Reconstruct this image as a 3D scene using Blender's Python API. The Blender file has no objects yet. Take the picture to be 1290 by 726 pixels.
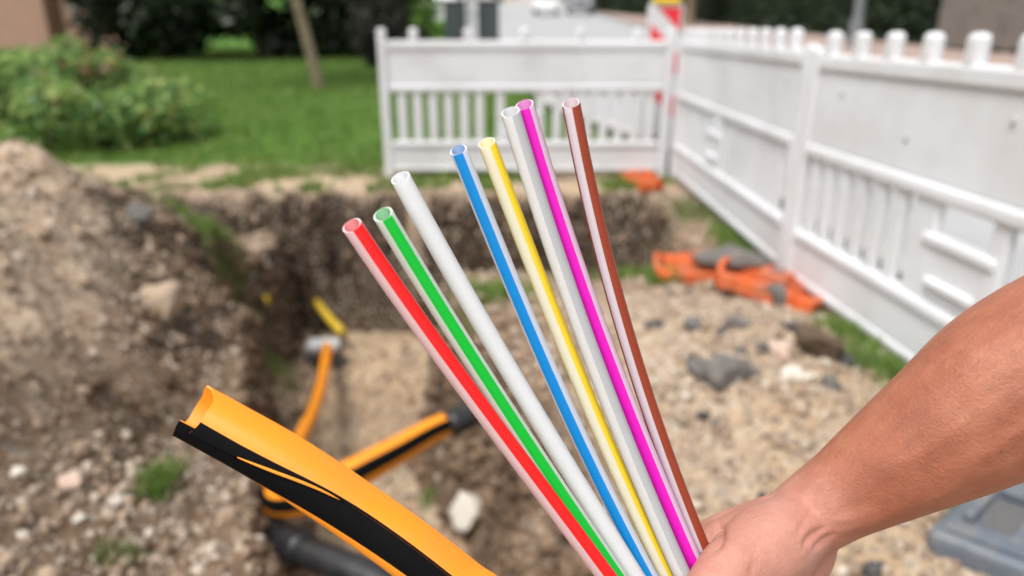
import bpy, bmesh, math, random
import numpy as np
from mathutils import Vector, Matrix, Euler

SC = bpy.context.scene
C = SC.collection
random.seed(4)
RNG = np.random.default_rng(11)
rad = math.radians

# ------------------------------------------------------------------ camera
CAM_Z, PITCH, FPX = 1.05, rad(20.2), 890.0
cam_d = bpy.data.cameras.new('camera')
cam = bpy.data.objects.new('camera', cam_d)
C.objects.link(cam)
cam.location = (0, 0, CAM_Z)
cam.rotation_euler = (rad(90) - PITCH, 0, 0)
cam_d.sensor_width = 36.0
cam_d.lens = FPX / 1290 * 36
cam_d.clip_start, cam_d.clip_end = 0.02, 600
cam_d.dof.use_dof = True
cam_d.dof.focus_distance = 0.405
cam_d.dof.aperture_fstop = 3.8
SC.camera = cam

# ------------------------------------------------------------------ sky, sun, exposure
SUN_EL, SUN_AZ = rad(64), rad(222)          # azimuth clockwise from +Y: behind the camera, a little to its left
world = bpy.data.worlds.new('World')
SC.world = world
world.use_nodes = True
wn, wl = world.node_tree.nodes, world.node_tree.links
wn.clear()
sky = wn.new('ShaderNodeTexSky'); sky.sky_type = 'NISHITA'; sky.sun_disc = False
sky.sun_elevation = SUN_EL; sky.sun_rotation = SUN_AZ
sky.dust_density = 4.0; sky.air_density = 1.0; sky.ozone_density = 1.0
hsv = wn.new('ShaderNodeHueSaturation'); hsv.inputs['Saturation'].default_value = 0.12
bg = wn.new('ShaderNodeBackground'); bg.inputs['Strength'].default_value = 0.12
wo = wn.new('ShaderNodeOutputWorld')
wl.new(sky.outputs[0], hsv.inputs['Color']); wl.new(hsv.outputs[0], bg.inputs[0]); wl.new(bg.outputs[0], wo.inputs[0])
sun_d = bpy.data.lights.new('sun', 'SUN'); sun_d.energy = 1.5; sun_d.angle = rad(16); sun_d.color = (1, 0.955, 0.885)
sun = bpy.data.objects.new('sun', sun_d); C.objects.link(sun)
sdir = Vector((math.sin(SUN_AZ) * math.cos(SUN_EL), math.cos(SUN_AZ) * math.cos(SUN_EL), math.sin(SUN_EL)))
sun.rotation_euler = sdir.to_track_quat('Z', 'Y').to_euler()
sun.location = (0, -4, 8)
SC.view_settings.view_transform = 'Standard'
SC.view_settings.look = 'None'
SC.view_settings.gamma = 1
SC.view_settings.use_curve_mapping = False
SC.view_settings.exposure = 0.88
SC.render.engine = 'CYCLES'
SC.cycles.use_denoising = True
SC.cycles.max_bounces = 8
SC.cycles.transparent_max_bounces = 8

# ------------------------------------------------------------------ survey helpers
CF = Vector((0, math.cos(PITCH), -math.sin(PITCH)))
CU = Vector((0, math.sin(PITCH), math.cos(PITCH)))
CR = Vector((1, 0, 0))
def at(px, py, d):
    """world point seen in the photograph at (px, py), d metres in front of the lens"""
    return Vector((0, 0, CAM_Z)) + d * (CF + CR * ((px - 645) / FPX) + CU * ((363 - py) / FPX))
def on_y(px, py, Y):
    r = CF + CR * ((px - 645) / FPX) + CU * ((363 - py) / FPX)
    return Vector((0, 0, CAM_Z)) + r * (Y / r.y)

# ------------------------------------------------------------------ noise
class Noise2:
    def __init__(s, seed):
        r = np.random.default_rng(seed)
        s.p = r.permutation(512); a = r.random(512) * 2 * np.pi
        s.gx, s.gy = np.cos(a), np.sin(a)
    def __call__(s, x, y):
        x0, y0 = np.floor(x).astype(int), np.floor(y).astype(int)
        fx, fy = x - x0, y - y0
        u, v = fx * fx * fx * (fx * (fx * 6 - 15) + 10), fy * fy * fy * (fy * (fy * 6 - 15) + 10)
        def g(ix, iy, dx, dy):
            h = s.p[(s.p[ix & 511] + iy) & 511]
            return s.gx[h] * dx + s.gy[h] * dy
        n00, n10 = g(x0, y0, fx, fy), g(x0 + 1, y0, fx - 1, fy)
        n01, n11 = g(x0, y0 + 1, fx, fy - 1), g(x0 + 1, y0 + 1, fx - 1, fy - 1)
        a = n00 + u * (n10 - n00); b = n01 + u * (n11 - n01)
        return (a + v * (b - a)) * 1.5
NZ = [Noise2(i) for i in range(8)]
def fbm(x, y, f, octv=4, k=0, gain=0.5):
    t, a = 0, 1.0
    for i in range(octv):
        t = t + a * NZ[(k + i) % 8](x * f + 17.3 * i, y * f - 9.1 * i); f *= 2.03; a *= gain
    return t
def sstep(a, b, x):
    t = np.clip((x - a) / (b - a), 0, 1); return t * t * (3 - 2 * t)

# ------------------------------------------------------------------ mesh + object helpers
def mesh_np(name, v, f):
    """v (n,3), f (m,k) arrays -> mesh"""
    me = bpy.data.meshes.new(name)
    v = np.asarray(v, dtype=np.float32); f = np.asarray(f, dtype=np.int32)
    k = f.shape[1]
    me.vertices.add(len(v)); me.vertices.foreach_set('co', v.ravel())
    me.loops.add(f.size); me.loops.foreach_set('vertex_index', f.ravel())
    me.polygons.add(len(f))
    me.polygons.foreach_set('loop_start', np.arange(0, f.size, k, dtype=np.int32))
    me.update(calc_edges=True); me.validate()
    return me
def link(name, me, mat=None, parent=None, smooth=False):
    o = bpy.data.objects.new(name, me); C.objects.link(o)
    if mat is not None and me is not None and not me.materials:
        for m in (mat if isinstance(mat, (list, tuple)) else [mat]): me.materials.append(m)
    if smooth:
        me.polygons.foreach_set('use_smooth', np.ones(len(me.polygons), dtype=bool)); me.update()
    if parent: o.parent = parent
    return o
def tag(o, label=None, cat=None, group=None, kind=None):
    if label: o['label'] = label
    if cat: o['category'] = cat
    if group: o['group'] = group
    if kind: o['kind'] = kind
    return o
def empty(name, loc=(0, 0, 0), rz=0.0):
    o = bpy.data.objects.new(name, None); C.objects.link(o)
    o.location = loc; o.rotation_euler = (0, 0, rz); o.empty_display_size = 0.1
    return o
def bm_mesh(bm, name='m'):
    me = bpy.data.meshes.new(name); bm.normal_update(); bm.to_mesh(me); bm.free(); return me
def box_me(sx, sy, sz, bev=0.0, seg=2, origin='c'):
    bm = bmesh.new(); bmesh.ops.create_cube(bm, size=1)
    bmesh.ops.scale(bm, vec=(sx, sy, sz), verts=bm.verts)
    if origin == 'b': bmesh.ops.translate(bm, vec=(0, 0, sz / 2), verts=bm.verts)
    if bev > 0: bmesh.ops.bevel(bm, geom=bm.edges[:], offset=bev, segments=seg, affect='EDGES', profile=0.5)
    return bm_mesh(bm)
def part(name, me, mat, parent, loc=(0, 0, 0), rot=(0, 0, 0), smooth=False):
    o = link(name, me, mat, parent, smooth); o.location = loc; o.rotation_euler = rot; return o
def cyl_me(r0, r1, h, n=20, bev=0.0):
    bm = bmesh.new()
    bmesh.ops.create_cone(bm, cap_ends=True, segments=n, radius1=r0, radius2=r1, depth=h)
    bmesh.ops.translate(bm, vec=(0, 0, h / 2), verts=bm.verts)
    if bev: bmesh.ops.bevel(bm, geom=[e for e in bm.edges if abs(e.verts[0].co.z - e.verts[1].co.z) < 1e-6], offset=bev, segments=3, affect='EDGES')
    return bm_mesh(bm)
def catmull(P, n):
    """n samples of a Catmull-Rom spline through rows of P (any columns)"""
    P = np.asarray(P, float)
    Q = np.vstack([2 * P[0] - P[1], P, 2 * P[-1] - P[-2]])
    d = np.r_[0, np.cumsum(np.linalg.norm(np.diff(P[:, :3], axis=0), axis=1))]
    s = np.linspace(0, d[-1], n); out = []
    for q in s:
        i = min(max(np.searchsorted(d, q) - 1, 0), len(P) - 2)
        t = (q - d[i]) / max(d[i + 1] - d[i], 1e-9)
        a, b, c, e = Q[i], Q[i + 1], Q[i + 2], Q[i + 3]
        out.append(0.5 * ((2 * b) + (c - a) * t + (2 * a - 5 * b + 4 * c - e) * t * t + (3 * b - a - 3 * c + e) * t ** 3))
    return np.array(out), s
def frames(pts, ref):
    """tangent, front (towards ref point), side for each path point"""
    T = np.gradient(pts, axis=0); T /= np.linalg.norm(T, axis=1)[:, None]
    F = np.asarray(ref) - pts
    F = F - (F * T).sum(1)[:, None] * T; F /= np.linalg.norm(F, axis=1)[:, None]
    return T, F, np.cross(T, F)
def sweep(pts, radii, n=16, caps=True, ref=(0, 0, CAM_Z), flat=1.0):
    pts = np.asarray(pts); T, F, S = frames(pts, ref)
    a = np.linspace(0, 2 * np.pi, n, endpoint=False)
    rr = np.broadcast_to(np.asarray(radii, float), (len(pts),))
    v = pts[:, None, :] + rr[:, None, None] * (np.cos(a)[None, :, None] * F[:, None, :] * flat + np.sin(a)[None, :, None] * S[:, None, :])
    m = len(pts); f = []
    for i in range(m - 1):
        for j in range(n):
            k = (j + 1) % n; f.append((i * n + j, (i + 1) * n + j, (i + 1) * n + k, i * n + k))
    bm = bmesh.new(); vs = [bm.verts.new(c) for c in v.reshape(-1, 3)]
    for q in f: bm.faces.new([vs[i] for i in q])
    if caps:
        bm.faces.new(vs[:n]); bm.faces.new(list(reversed(vs[-n:])))
    bmesh.ops.recalc_face_normals(bm, faces=bm.faces[:])
    return bm_mesh(bm)
ICO = None
def ico(sub=1):
    bm = bmesh.new(); bmesh.ops.create_icosphere(bm, subdivisions=sub, radius=1)
    v = np.array([x.co[:] for x in bm.verts]); f = np.array([[q.index for q in x.verts] for x in bm.faces]); bm.free(); return v, f
def rand_rot(n, rng):
    q = rng.normal(size=(n, 4)); q /= np.linalg.norm(q, axis=1)[:, None]
    w, x, y, z = q.T
    return np.stack([np.stack([1 - 2 * (y*y + z*z), 2 * (x*y - z*w), 2 * (x*z + y*w)], 1),
                     np.stack([2 * (x*y + z*w), 1 - 2 * (x*x + z*z), 2 * (y*z - x*w)], 1),
                     np.stack([2 * (x*z - y*w), 2 * (y*z + x*w), 1 - 2 * (x*x + y*y)], 1)], 1)
def lumps(name, pos, size, rng, sub=1, squash=(0.55, 1.0)):
    bv, bf = ico(sub); n = len(pos)
    R = rand_rot(n, rng)
    sc = size[:, None] * np.stack([rng.uniform(.75, 1.2, n), rng.uniform(.6, 1.1, n), rng.uniform(squash[0], squash[1], n)], 1)
    v = bv[None] * (1 + rng.normal(0, .16, (n, len(bv), 1)))
    v = np.einsum('nij,nkj->nki', R, v * sc[:, None, :]) + pos[:, None, :]
    f = bf[None] + (np.arange(n) * len(bv))[:, None, None]
    return mesh_np(name, v.reshape(-1, 3), f.reshape(-1, 3))
def leaves(name, pos, size, rng, up=0.3, aspect=0.5, nrm=None):
    """diamond leaves of two triangles with a fold"""
    n = len(pos)
    N = rng.normal(size=(n, 3)); N[:, 2] = np.abs(N[:, 2]) + up
    if nrm is not None: N = N * .8 + nrm * 1.2
    N /= np.linalg.norm(N, axis=1)[:, None]
    A = np.cross(N, rng.normal(size=(n, 3))); A /= np.linalg.norm(A, axis=1)[:, None]
    B = np.cross(N, A)
    L = (size * rng.uniform(.6, 1.3, n))[:, None]
    v = np.stack([pos - A * L * .5, pos + B * L * aspect * .5 + N * L * .1, pos + A * L * .5 - N * L * .12, pos - B * L * aspect * .5 + N * L * .1], 1)
    f = np.arange(n * 4).reshape(n, 4)
    return mesh_np(name, v.reshape(-1, 3), f)
def blades(name, pos, h, w, rng, lean=0.5):
    n = len(pos); a = rng.uniform(0, 2 * np.pi, n)
    side = np.stack([np.cos(a), np.sin(a), np.zeros(n)], 1) * (w * rng.uniform(.6, 1.3, n))[:, None]
    b = rng.uniform(0, 2 * np.pi, n); k = (h * lean * rng.uniform(.1, 1, n))
    H = h * rng.uniform(.5, 1.2, n)
    tip = np.stack([np.cos(b) * k, np.sin(b) * k, H], 1)
    mid = tip * np.array([.35, .35, .62])
    v = np.stack([pos - side, pos + side, pos + mid + side * .75, pos + mid - side * .75, pos + tip], 1)
    i0 = (np.arange(n) * 5)[:, None]
    f = np.concatenate([np.stack([i0 + 0, i0 + 1, i0 + 2], 2)[:, 0], np.stack([i0 + 0, i0 + 2, i0 + 3], 2)[:, 0], np.stack([i0 + 3, i0 + 2, i0 + 4], 2)[:, 0]])
    return mesh_np(name, v.reshape(-1, 3), f)

# ------------------------------------------------------------------ materials
class MT:
    def __init__(s, name):
        s.m = bpy.data.materials.new(name); s.m.use_nodes = True
        s.n, s.l = s.m.node_tree.nodes, s.m.node_tree.links
        s.b = s.n['Principled BSDF']; s.out = s.n['Material Output']
        s.tc = s.n.new('ShaderNodeTexCoord'); s.vec = s.tc.outputs['Object']
    def world_pos(s):
        g = s.n.new('ShaderNodeNewGeometry'); s.vec = g.outputs['Position']; return s
    def noise(s, scale, detail=5, rough=.6, dist=0, vec=None):
        t = s.n.new('ShaderNodeTexNoise'); t.inputs['Scale'].default_value = scale
        t.inputs['Detail'].default_value = detail; t.inputs['Roughness'].default_value = rough; t.inputs['Distortion'].default_value = dist
        s.l.new(vec or s.vec, t.inputs['Vector']); return t.outputs['Fac']
    def voro(s, scale, out='Distance'):
        t = s.n.new('ShaderNodeTexVoronoi'); t.inputs['Scale'].default_value = scale
        s.l.new(s.vec, t.inputs['Vector']); return t.outputs[out]
    def ramp(s, fac, stops):
        r = s.n.new('ShaderNodeValToRGB'); s.l.new(fac, r.inputs[0]); e = r.color_ramp.elements
        while len(e) < len(stops): e.new(.5)
        for i, (p, c) in enumerate(stops):
            e[i].position = p; e[i].color = (*c, 1) if len(c) == 3 else c
        return r.outputs[0]
    def mix(s, fac, a, b, mode='MIX'):
        m = s.n.new('ShaderNodeMix'); m.data_type = 'RGBA'; m.blend_type = mode
        for sock, val in ((m.inputs[0], fac), (m.inputs[6], a), (m.inputs[7], b)):
            if isinstance(val, (int, float)): sock.default_value = val
            elif isinstance(val, tuple): sock.default_value = (*val, 1)
            else: s.l.new(val, sock)
        return m.outputs[2]
    def math(s, op, a, b=0.0):
        m = s.n.new('ShaderNodeMath'); m.operation = op
        for i, val in enumerate((a, b)):
            if isinstance(val, (int, float)): m.inputs[i].default_value = val
            else: s.l.new(val, m.inputs[i])
        return m.outputs[0]
    def attr(s, name):
        a = s.n.new('ShaderNodeAttribute'); a.attribute_name = name; return a
    def color(s, c):
        if isinstance(c, tuple): s.b.inputs['Base Color'].default_value = (*c, 1)
        else: s.l.new(c, s.b.inputs['Base Color'])
        return s
    def rough(s, r):
        if isinstance(r, (int, float)): s.b.inputs['Roughness'].default_value = r
        else: s.l.new(r, s.b.inputs['Roughness'])
        return s
    def bump(s, h, strength=.3, dist=.01):
        b = s.n.new('ShaderNodeBump'); b.inputs['Strength'].default_value = strength; b.inputs['Distance'].default_value = dist
        s.l.new(h, b.inputs['Height']); s.l.new(b.outputs[0], s.b.inputs['Normal']); return s
    def island(s):
        g = s.n.new('ShaderNodeNewGeometry'); return g.outputs['Random Per Island']

def plastic(name, col, dirt=(.30, .26, .21), amt=.35, rough=.4, scale=6, spec=.5):
    t = MT(name).world_pos()
    n = t.ramp(t.noise(scale, 8, .65), [(.45, (0, 0, 0)), (.8, (amt,) * 3)])
    t.color(t.mix(n, col, dirt)).rough(t.math('ADD', t.math('MULTIPLY', t.noise(scale * 4), .25), rough - .12))
    t.bump(t.noise(scale * 12, 4), .08, .004); t.b.inputs['Specular IOR Level'].default_value = spec
    return t.m
def leaf_mat(name, c0, c1, c2, trans=.35, rough=.5):
    t = MT(name).world_pos()
    col = t.mix(t.noise(1.6, 3), t.ramp(t.island(), [(0, c0), (.55, c1), (1, c2)]), c0)
    t.color(col).rough(rough)
    tr = t.n.new('ShaderNodeBsdfTranslucent'); t.l.new(col, tr.inputs[0])
    mx = t.n.new('ShaderNodeMixShader'); mx.inputs[0].default_value = trans
    t.l.new(t.b.outputs[0], mx.inputs[1]); t.l.new(tr.outputs[0], mx.inputs[2]); t.l.new(mx.outputs[0], t.out.inputs[0])
    return t.m

M = {}
def make_soil():
    t = MT('soil').world_pos()
    zone = t.attr('zone'); sep = t.n.new('ShaderNodeSeparateColor'); t.l.new(zone.outputs['Color'], sep.inputs[0])
    n1 = t.noise(2.2, 8, .65); n2 = t.noise(14, 8, .7); n3 = t.noise(60, 6, .7); n4 = t.noise(5, 5, .6, .6)
    base = t.ramp(n1, [(.30, (.105, .060, .034)), (.5, (.225, .142, .088)), (.72, (.37, .262, .178))])
    base = t.mix(.55, base, t.ramp(n2, [(.32, (.070, .040, .024)), (.5, (.24, .155, .098)), (.72, (.47, .355, .25))]))
    sand = t.ramp(n4, [(.3, (.33, .220, .130)), (.5, (.47, .340, .215)), (.75, (.56, .44, .31))])
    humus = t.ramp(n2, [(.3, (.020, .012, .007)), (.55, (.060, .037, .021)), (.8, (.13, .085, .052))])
    grit = t.ramp(n2, [(.30, (.14, .090, .060)), (.44, (.36, .262, .182)), (.60, (.53, .42, .315)), (.80, (.62, .54, .45))])
    col = t.mix(sep.outputs[2], base, grit)
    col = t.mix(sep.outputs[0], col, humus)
    col = t.mix(sep.outputs[1], col, sand)
    gr = t.attr('turf'); turf = t.ramp(n2, [(.3, (.05, .12, .02)), (.6, (.10, .23, .035)), (.85, (.18, .28, .065))])
    col = t.mix(gr.outputs['Fac'], col, turf)
    peb = t.voro(75, 'Color'); sp = t.n.new('ShaderNodeSeparateColor'); t.l.new(peb, sp.inputs[0])
    pk = t.ramp(sp.outputs[0], [(.80, (0, 0, 0)), (.84, (.75,) * 3)])
    col = t.mix(t.math('MULTIPLY', pk, t.math('SUBTRACT', 1, gr.outputs['Fac'])), col, t.mix(sp.outputs[1], (.18, .15, .125), (.50, .45, .39)))
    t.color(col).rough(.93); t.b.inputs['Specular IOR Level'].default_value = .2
    h = t.math('ADD', t.math('MULTIPLY', n2, 1.0), t.math('MULTIPLY', n3, .5))
    t.bump(h, .9, .02)
    return t.m
M['soil'] = make_soil()
def rock(name, c0, c1, c2, sc=18):
    t = MT(name).world_pos()
    isl = t.island()
    col = t.mix(.5, t.ramp(isl, [(0, c0), (.5, c1), (1, c2)]), t.ramp(t.noise(sc, 7, .7), [(.3, c0), (.5, c1), (.75, c2)]))
    t.color(col).rough(.88); t.bump(t.noise(sc * 3, 7, .7), .6, .006); return t.m
M['pebble'] = rock('pebble', (.16, .125, .10), (.40, .315, .24), (.66, .58, .49))
M['pale_stone'] = rock('pale_stone', (.36, .31, .25), (.53, .48, .42), (.66, .61, .55))
M['asphalt_lump'] = rock('asphalt_lump', (.016, .016, .018), (.060, .058, .060), (.24, .215, .19), 26)
M['brown_clod'] = rock('brown_clod', (.18, .12, .08), (.32, .235, .165), (.46, .36, .27), 24)
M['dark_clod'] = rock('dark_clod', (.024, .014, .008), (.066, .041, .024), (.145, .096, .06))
M['pink_stone'] = rock('pink_stone', (.34, .22, .17), (.48, .34, .27), (.60, .47, .39))
M['crumb_brown'] = rock('crumb_brown', (.055, .032, .019), (.14, .088, .053), (.29, .20, .13))
M['rubble'] = rock('rubble', (.12, .088, .066), (.29, .205, .142), (.55, .45, .355))
M['crumb'] = rock('crumb', (.13, .085, .056), (.30, .215, .150), (.47, .37, .275))
M['white_plastic'] = plastic('white_plastic', (.66, .67, .695), (.36, .335, .30), .5, .45, 2.6)
M['orange_foot'] = plastic('orange_foot', (.60, .110, .020), (.20, .15, .11), 1.0, .65, 9)
M['orange_duct'] = plastic('orange_duct', (.80, .262, .006), (.44, .22, .08), .40, .46, 14)
M['black_duct'] = plastic('black_duct', (.0035, .0035, .004), (.006, .006, .006), .2, .62, 18, .06)
M['black_pipe'] = plastic('black_pipe', (.014, .015, .018), (.06, .05, .042), .5, .35, 14)
M['yellow_pipe'] = plastic('yellow_pipe', (.62, .42, .02), (.30, .22, .13), .6, .5, 14)
M['steel'] = plastic('steel', (.50, .51, .53), (.25, .21, .17), .4, .4, 20)
M['dark_steel'] = plastic('dark_steel', (.10, .10, .105), (.16, .125, .1), .6, .55, 20)
M['grey_case'] = plastic('grey_case', (.105, .125, .155), (.32, .28, .23), .6, .5, 13)
M['cabinet_grey'] = plastic('cabinet_grey', (.05, .06, .066), (.12, .11, .1), .3, .5, 4)
M['post_grey'] = plastic('post_grey', (.42, .44, .45), (.28, .27, .25), .3, .45, 6)
M['lamp_grey'] = plastic('lamp_grey', (.17, .185, .20), (.12, .12, .11), .4, .5, 6)
M['red_film'] = plastic('red_film', (.72, .018, .035), (.35, .1, .08), .2, .35, 6)
M['yellow_lens'] = plastic('yellow_lens', (.86, .60, .01), (.5, .35, .05), .15, .2, 6)
M['asphalt'] = plastic('asphalt', (.33, .335, .345), (.42, .415, .41), .8, .9, 1.2, .2)  # base grey raised: grazing sky reflection is put into the colour
M['paving'] = plastic('paving', (.34, .25, .22), (.27, .22, .195), .6, .85, 2.5, .2)
M['kerb'] = plastic('kerb', (.42, .41, .39), (.28, .25, .22), .5, .85, 5, .2)
M['grass'] = leaf_mat('grass', (.110, .200, .036), (.215, .350, .068), (.42, .47, .15), .4)
M['dry_grass'] = leaf_mat('dry_grass', (.11, .16, .045), (.22, .26, .09), (.42, .37, .20), .3)
M['bush_leaf'] = leaf_mat('bush_leaf', (.075, .190, .06), (.33, .52, .12), (.78, .76, .24), .45)
M['rust_leaf'] = leaf_mat('rust_leaf', (.20, .10, .05), (.38, .20, .10), (.48, .28, .13), .35)
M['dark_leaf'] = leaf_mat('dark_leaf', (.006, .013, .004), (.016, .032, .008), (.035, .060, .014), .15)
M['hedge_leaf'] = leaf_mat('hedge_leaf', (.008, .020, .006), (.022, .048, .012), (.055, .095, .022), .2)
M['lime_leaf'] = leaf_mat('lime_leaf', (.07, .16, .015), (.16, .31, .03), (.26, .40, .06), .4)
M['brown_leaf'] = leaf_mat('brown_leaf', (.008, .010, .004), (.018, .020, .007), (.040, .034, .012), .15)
def bark():
    t = MT('bark').world_pos(); n = t.noise(9, 7, .7)
    t.color(t.ramp(n, [(.3, (.13, .095, .06)), (.6, (.26, .205, .135)), (.8, (.34, .28, .2))])).rough(.9).bump(n, .6, .02); return t.m
M['bark'] = bark()
def grey_wood():
    t = MT('grey_wood').world_pos(); n = t.noise(5, 7, .7)
    t.color(t.ramp(n, [(.3, (.12, .105, .09)), (.6, (.22, .195, .17)), (.85, (.30, .27, .24))])).rough(.9).bump(n, .3, .01); return t.m
M['grey_wood'] = grey_wood()
def brick():
    t = MT('brick').world_pos()
    mp = t.n.new('ShaderNodeMapping'); mp.inputs['Rotation'].default_value = (rad(90), 0, 0); t.l.new(t.vec, mp.inputs[0])
    b = t.n.new('ShaderNodeTexBrick'); t.l.new(mp.outputs[0], b.inputs['Vector'])
    b.inputs['Color1'].default_value = (.40, .175, .115, 1); b.inputs['Color2'].default_value = (.33, .14, .09, 1); b.inputs['Mortar'].default_value = (.42, .36, .31, 1)
    b.inputs['Scale'].default_value = 1; b.inputs['Brick Width'].default_value = .25; b.inputs['Row Height'].default_value = .083; b.inputs['Mortar Size'].default_value = .012
    t.color(b.outputs[0]).rough(.9); return t.m
M['brick'] = brick()
def simple(name, c, r=.5, **kw):
    t = MT(name); t.color(c).rough(r)
    for k, v in kw.items(): t.b.inputs[k.replace('_', ' ')].default_value = v
    return t.m
M['plaster'] = plastic('plaster', (.62, .58, .52), (.5, .46, .4), .4, .9, 1)
M['roof_tile'] = plastic('roof_tile', (.20, .075, .05), (.12, .06, .05), .6, .8, 2)
M['glass_dark'] = simple('glass_dark', (.02, .025, .03), .08)
M['car_white'] = simple('car_white', (.75, .75, .76), .25, Coat_Weight=.6)
M['car_grey'] = simple('car_grey', (.16, .165, .18), .3, Coat_Weight=.6)
M['tyre'] = simple('tyre', (.02, .02, .02), .8)
M['sleeve'] = plastic('sleeve', (.05, .06, .085), (.04, .045, .06), .4, .9, 30, .1)
M['hair'] = simple('hair', (.16, .085, .045), .5)
def duct_wall(name, tint=None, milk=(.80, .805, .83)):
    """milky polyethylene: part diffuse, part translucent, a little clear"""
    t = MT(name); c = milk if tint is None else tint
    t.color(c).rough(.33); t.b.inputs['Specular IOR Level'].default_value = .45
    if tint is None:
        tr = t.n.new('ShaderNodeBsdfTranslucent'); tr.inputs[0].default_value = (*[min(1, k * 1.08) for k in c], 1)
        tp = t.n.new('ShaderNodeBsdfTransparent')
        a = t.n.new('ShaderNodeMixShader'); a.inputs[0].default_value = .42
        b = t.n.new('ShaderNodeMixShader'); b.inputs[0].default_value = .14
        t.l.new(t.b.outputs[0], a.inputs[1]); t.l.new(tr.outputs[0], a.inputs[2])
        t.l.new(a.outputs[0], b.inputs[1]); t.l.new(tp.outputs[0], b.inputs[2]); t.l.new(b.outputs[0], t.out.inputs[0])
    else:
        tr = t.n.new('ShaderNodeBsdfTranslucent'); tr.inputs[0].default_value = (*c, 1)
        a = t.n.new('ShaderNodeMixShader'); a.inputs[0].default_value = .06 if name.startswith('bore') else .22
        t.l.new(t.b.outputs[0], a.inputs[1]); t.l.new(tr.outputs[0], a.inputs[2]); t.l.new(a.outputs[0], t.out.inputs[0])
    return t.m
M['duct_milky'] = duct_wall('duct_milky')
def skin():
    t = MT('skin').world_pos()
    n1, n2, n3 = t.noise(28, 5, .6), t.noise(130, 6, .7), t.noise(520, 5, .7)
    col = t.ramp(n1, [(.3, (.27, .084, .044)), (.5, (.345, .120, .067)), (.72, (.42, .170, .100))])
    pale = t.attr('palm')
    col = t.mix(pale.outputs['Fac'], col, t.ramp(n1, [(.3, (.38, .155, .110)), (.55, (.46, .215, .163)), (.75, (.52, .275, .22))]))
    col = t.mix(t.math('MULTIPLY', t.ramp(n2, [(.5, (0, 0, 0)), (.8, (1, 1, 1))]), .35), col, (.36, .12, .075))
    mo = t.voro(26); col = t.mix(t.ramp(mo, [(.030, (.8, .8, .8)), (.045, (0, 0, 0))]), col, (.16, .065, .045))
    t.color(col).rough(t.math('ADD', t.math('MULTIPLY', n2, .3), .34))
    t.b.inputs['Subsurface Weight'].default_value = .10; t.b.inputs['Subsurface Radius'].default_value = (1, .35, .2); t.b.inputs['Subsurface Scale'].default_value = .006
    t.bump(t.math('ADD', n3, t.math('MULTIPLY', n2, 1.2)), .38, .0018)
    return t.m
M['skin'] = skin()

# ------------------------------------------------------------------ the ground: one sheet, fine near the pit
def seg_d(X, Y, a, b):
    ax, ay, bx, by = *a, *b
    t = np.clip(((X - ax) * (bx - ax) + (Y - ay) * (by - ay)) / ((bx - ax) ** 2 + (by - ay) ** 2), 0, 1)
    return np.hypot(X - ax - t * (bx - ax), Y - ay - t * (by - ay))
CL = np.array([(-1.03, 4.4), (-1.0, 3.9), (-.84, 3.0), (-.58, 2.3), (-.36, 1.75), (-.22, 1.3)])   # trench centre line
def trench_x(Y): return np.interp(Y, CL[::-1, 1], CL[::-1, 0])
def terrain(X, Y):
    far = np.maximum(0, Y - 4.5)
    z = .029 * far + .00022 * np.maximum(0, Y - 15) ** 2
    w1 = fbm(X, Y, 1.3, 4, 0); w2 = fbm(X, Y, 5.0, 4, 2); w3 = fbm(X, Y, 22, 3, 4)
    site = sstep(5.35, 4.9, Y) * sstep(1.5, 1.15, X) * sstep(-5.5, -4, X)
    # spoil heap on the left of the pit
    d = seg_d(X, Y, (-3.6, 3.5), (-2.22, 3.15)); d2 = seg_d(X, Y, (-2.22, 3.15), (-1.75, 1.6))
    heap = np.maximum(.66 - .55 * np.maximum(0, d - .10), .52 - .42 * d2) + .10 * w1 + .05 * w2
    heap = np.maximum(0, heap) * sstep(4.5, 3.6, Y) * sstep(-1.0, -1.5, X)
    heap = .5 * (heap + np.sqrt(heap * heap + .003)) - .027
    # spoil to the right
    mound = .15 * np.exp(-(((X - .75) / .45) ** 2 + ((Y - 1.95) / .55) ** 2)) + .05 * np.exp(-(((X - .1) / .4) ** 2 + ((Y - 2.6) / .3) ** 2))
    soil = heap + np.maximum(0, mound)
    # trench towards the camera
    c = trench_x(Y); off = X - c + .07 * w1 + .045 * w2
    dep = np.interp(Y, [.9, 1.3, 1.8, 2.6, 3.1], [.30, .48, .66, .90, .97])
    left = .27 * sstep(1.15, .42, -off) + .73 * sstep(.42, .29, -off); right = sstep(np.interp(Y, [1.3, 2.4, 3.4], [.64, .62, .50]), .31, off)
    tr = np.minimum(np.where(off < 0, left, 1.0), np.where(off >= 0, right, 1)) * dep * sstep(.55, 1.3, Y) * (Y < 4.6)
    # cross trench under the fence
    ex = .09 * w1 + .05 * w2
    bx = np.minimum(np.minimum(X + 1.60 + ex, .92 - X + ex), np.minimum(Y - 3.02 + ex, 4.62 - Y + ex * 1.5))
    bw = np.minimum(np.minimum((X + 2.55 + ex) * .35, .92 - X + ex), np.minimum((Y - 3.02 + ex) * np.where(X < -1.2, .45, 1), 4.66 - Y + ex * 1.5))
    depx = np.interp(X, [-1.4, -.5, .4, .95], [.97, .97, .80, .60])
    cr = np.maximum(.26 * sstep(-.02, .07, bw), .70 * sstep(.04, .18, bx) * depx + .26 * sstep(-.02, .06, bx))
    pit = np.maximum(tr, cr)
    rough = (.016 * w2 + .010 * w3 + .012 * np.abs(fbm(X, Y, 9, 3, 1))) * (.35 + .65 * site)
    rough = rough * np.where(pit > .88, .45, 1) * sstep(5.6, 5.0, Y)
    z = z + soil * site - pit * site + rough
    lawn = sstep(5.45, 5.75, Y + .14 * w1 + .1 * w2)
    z = z + lawn * .02 * w1
    return z, pit, soil, lawn, w1, w2, site
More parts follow.
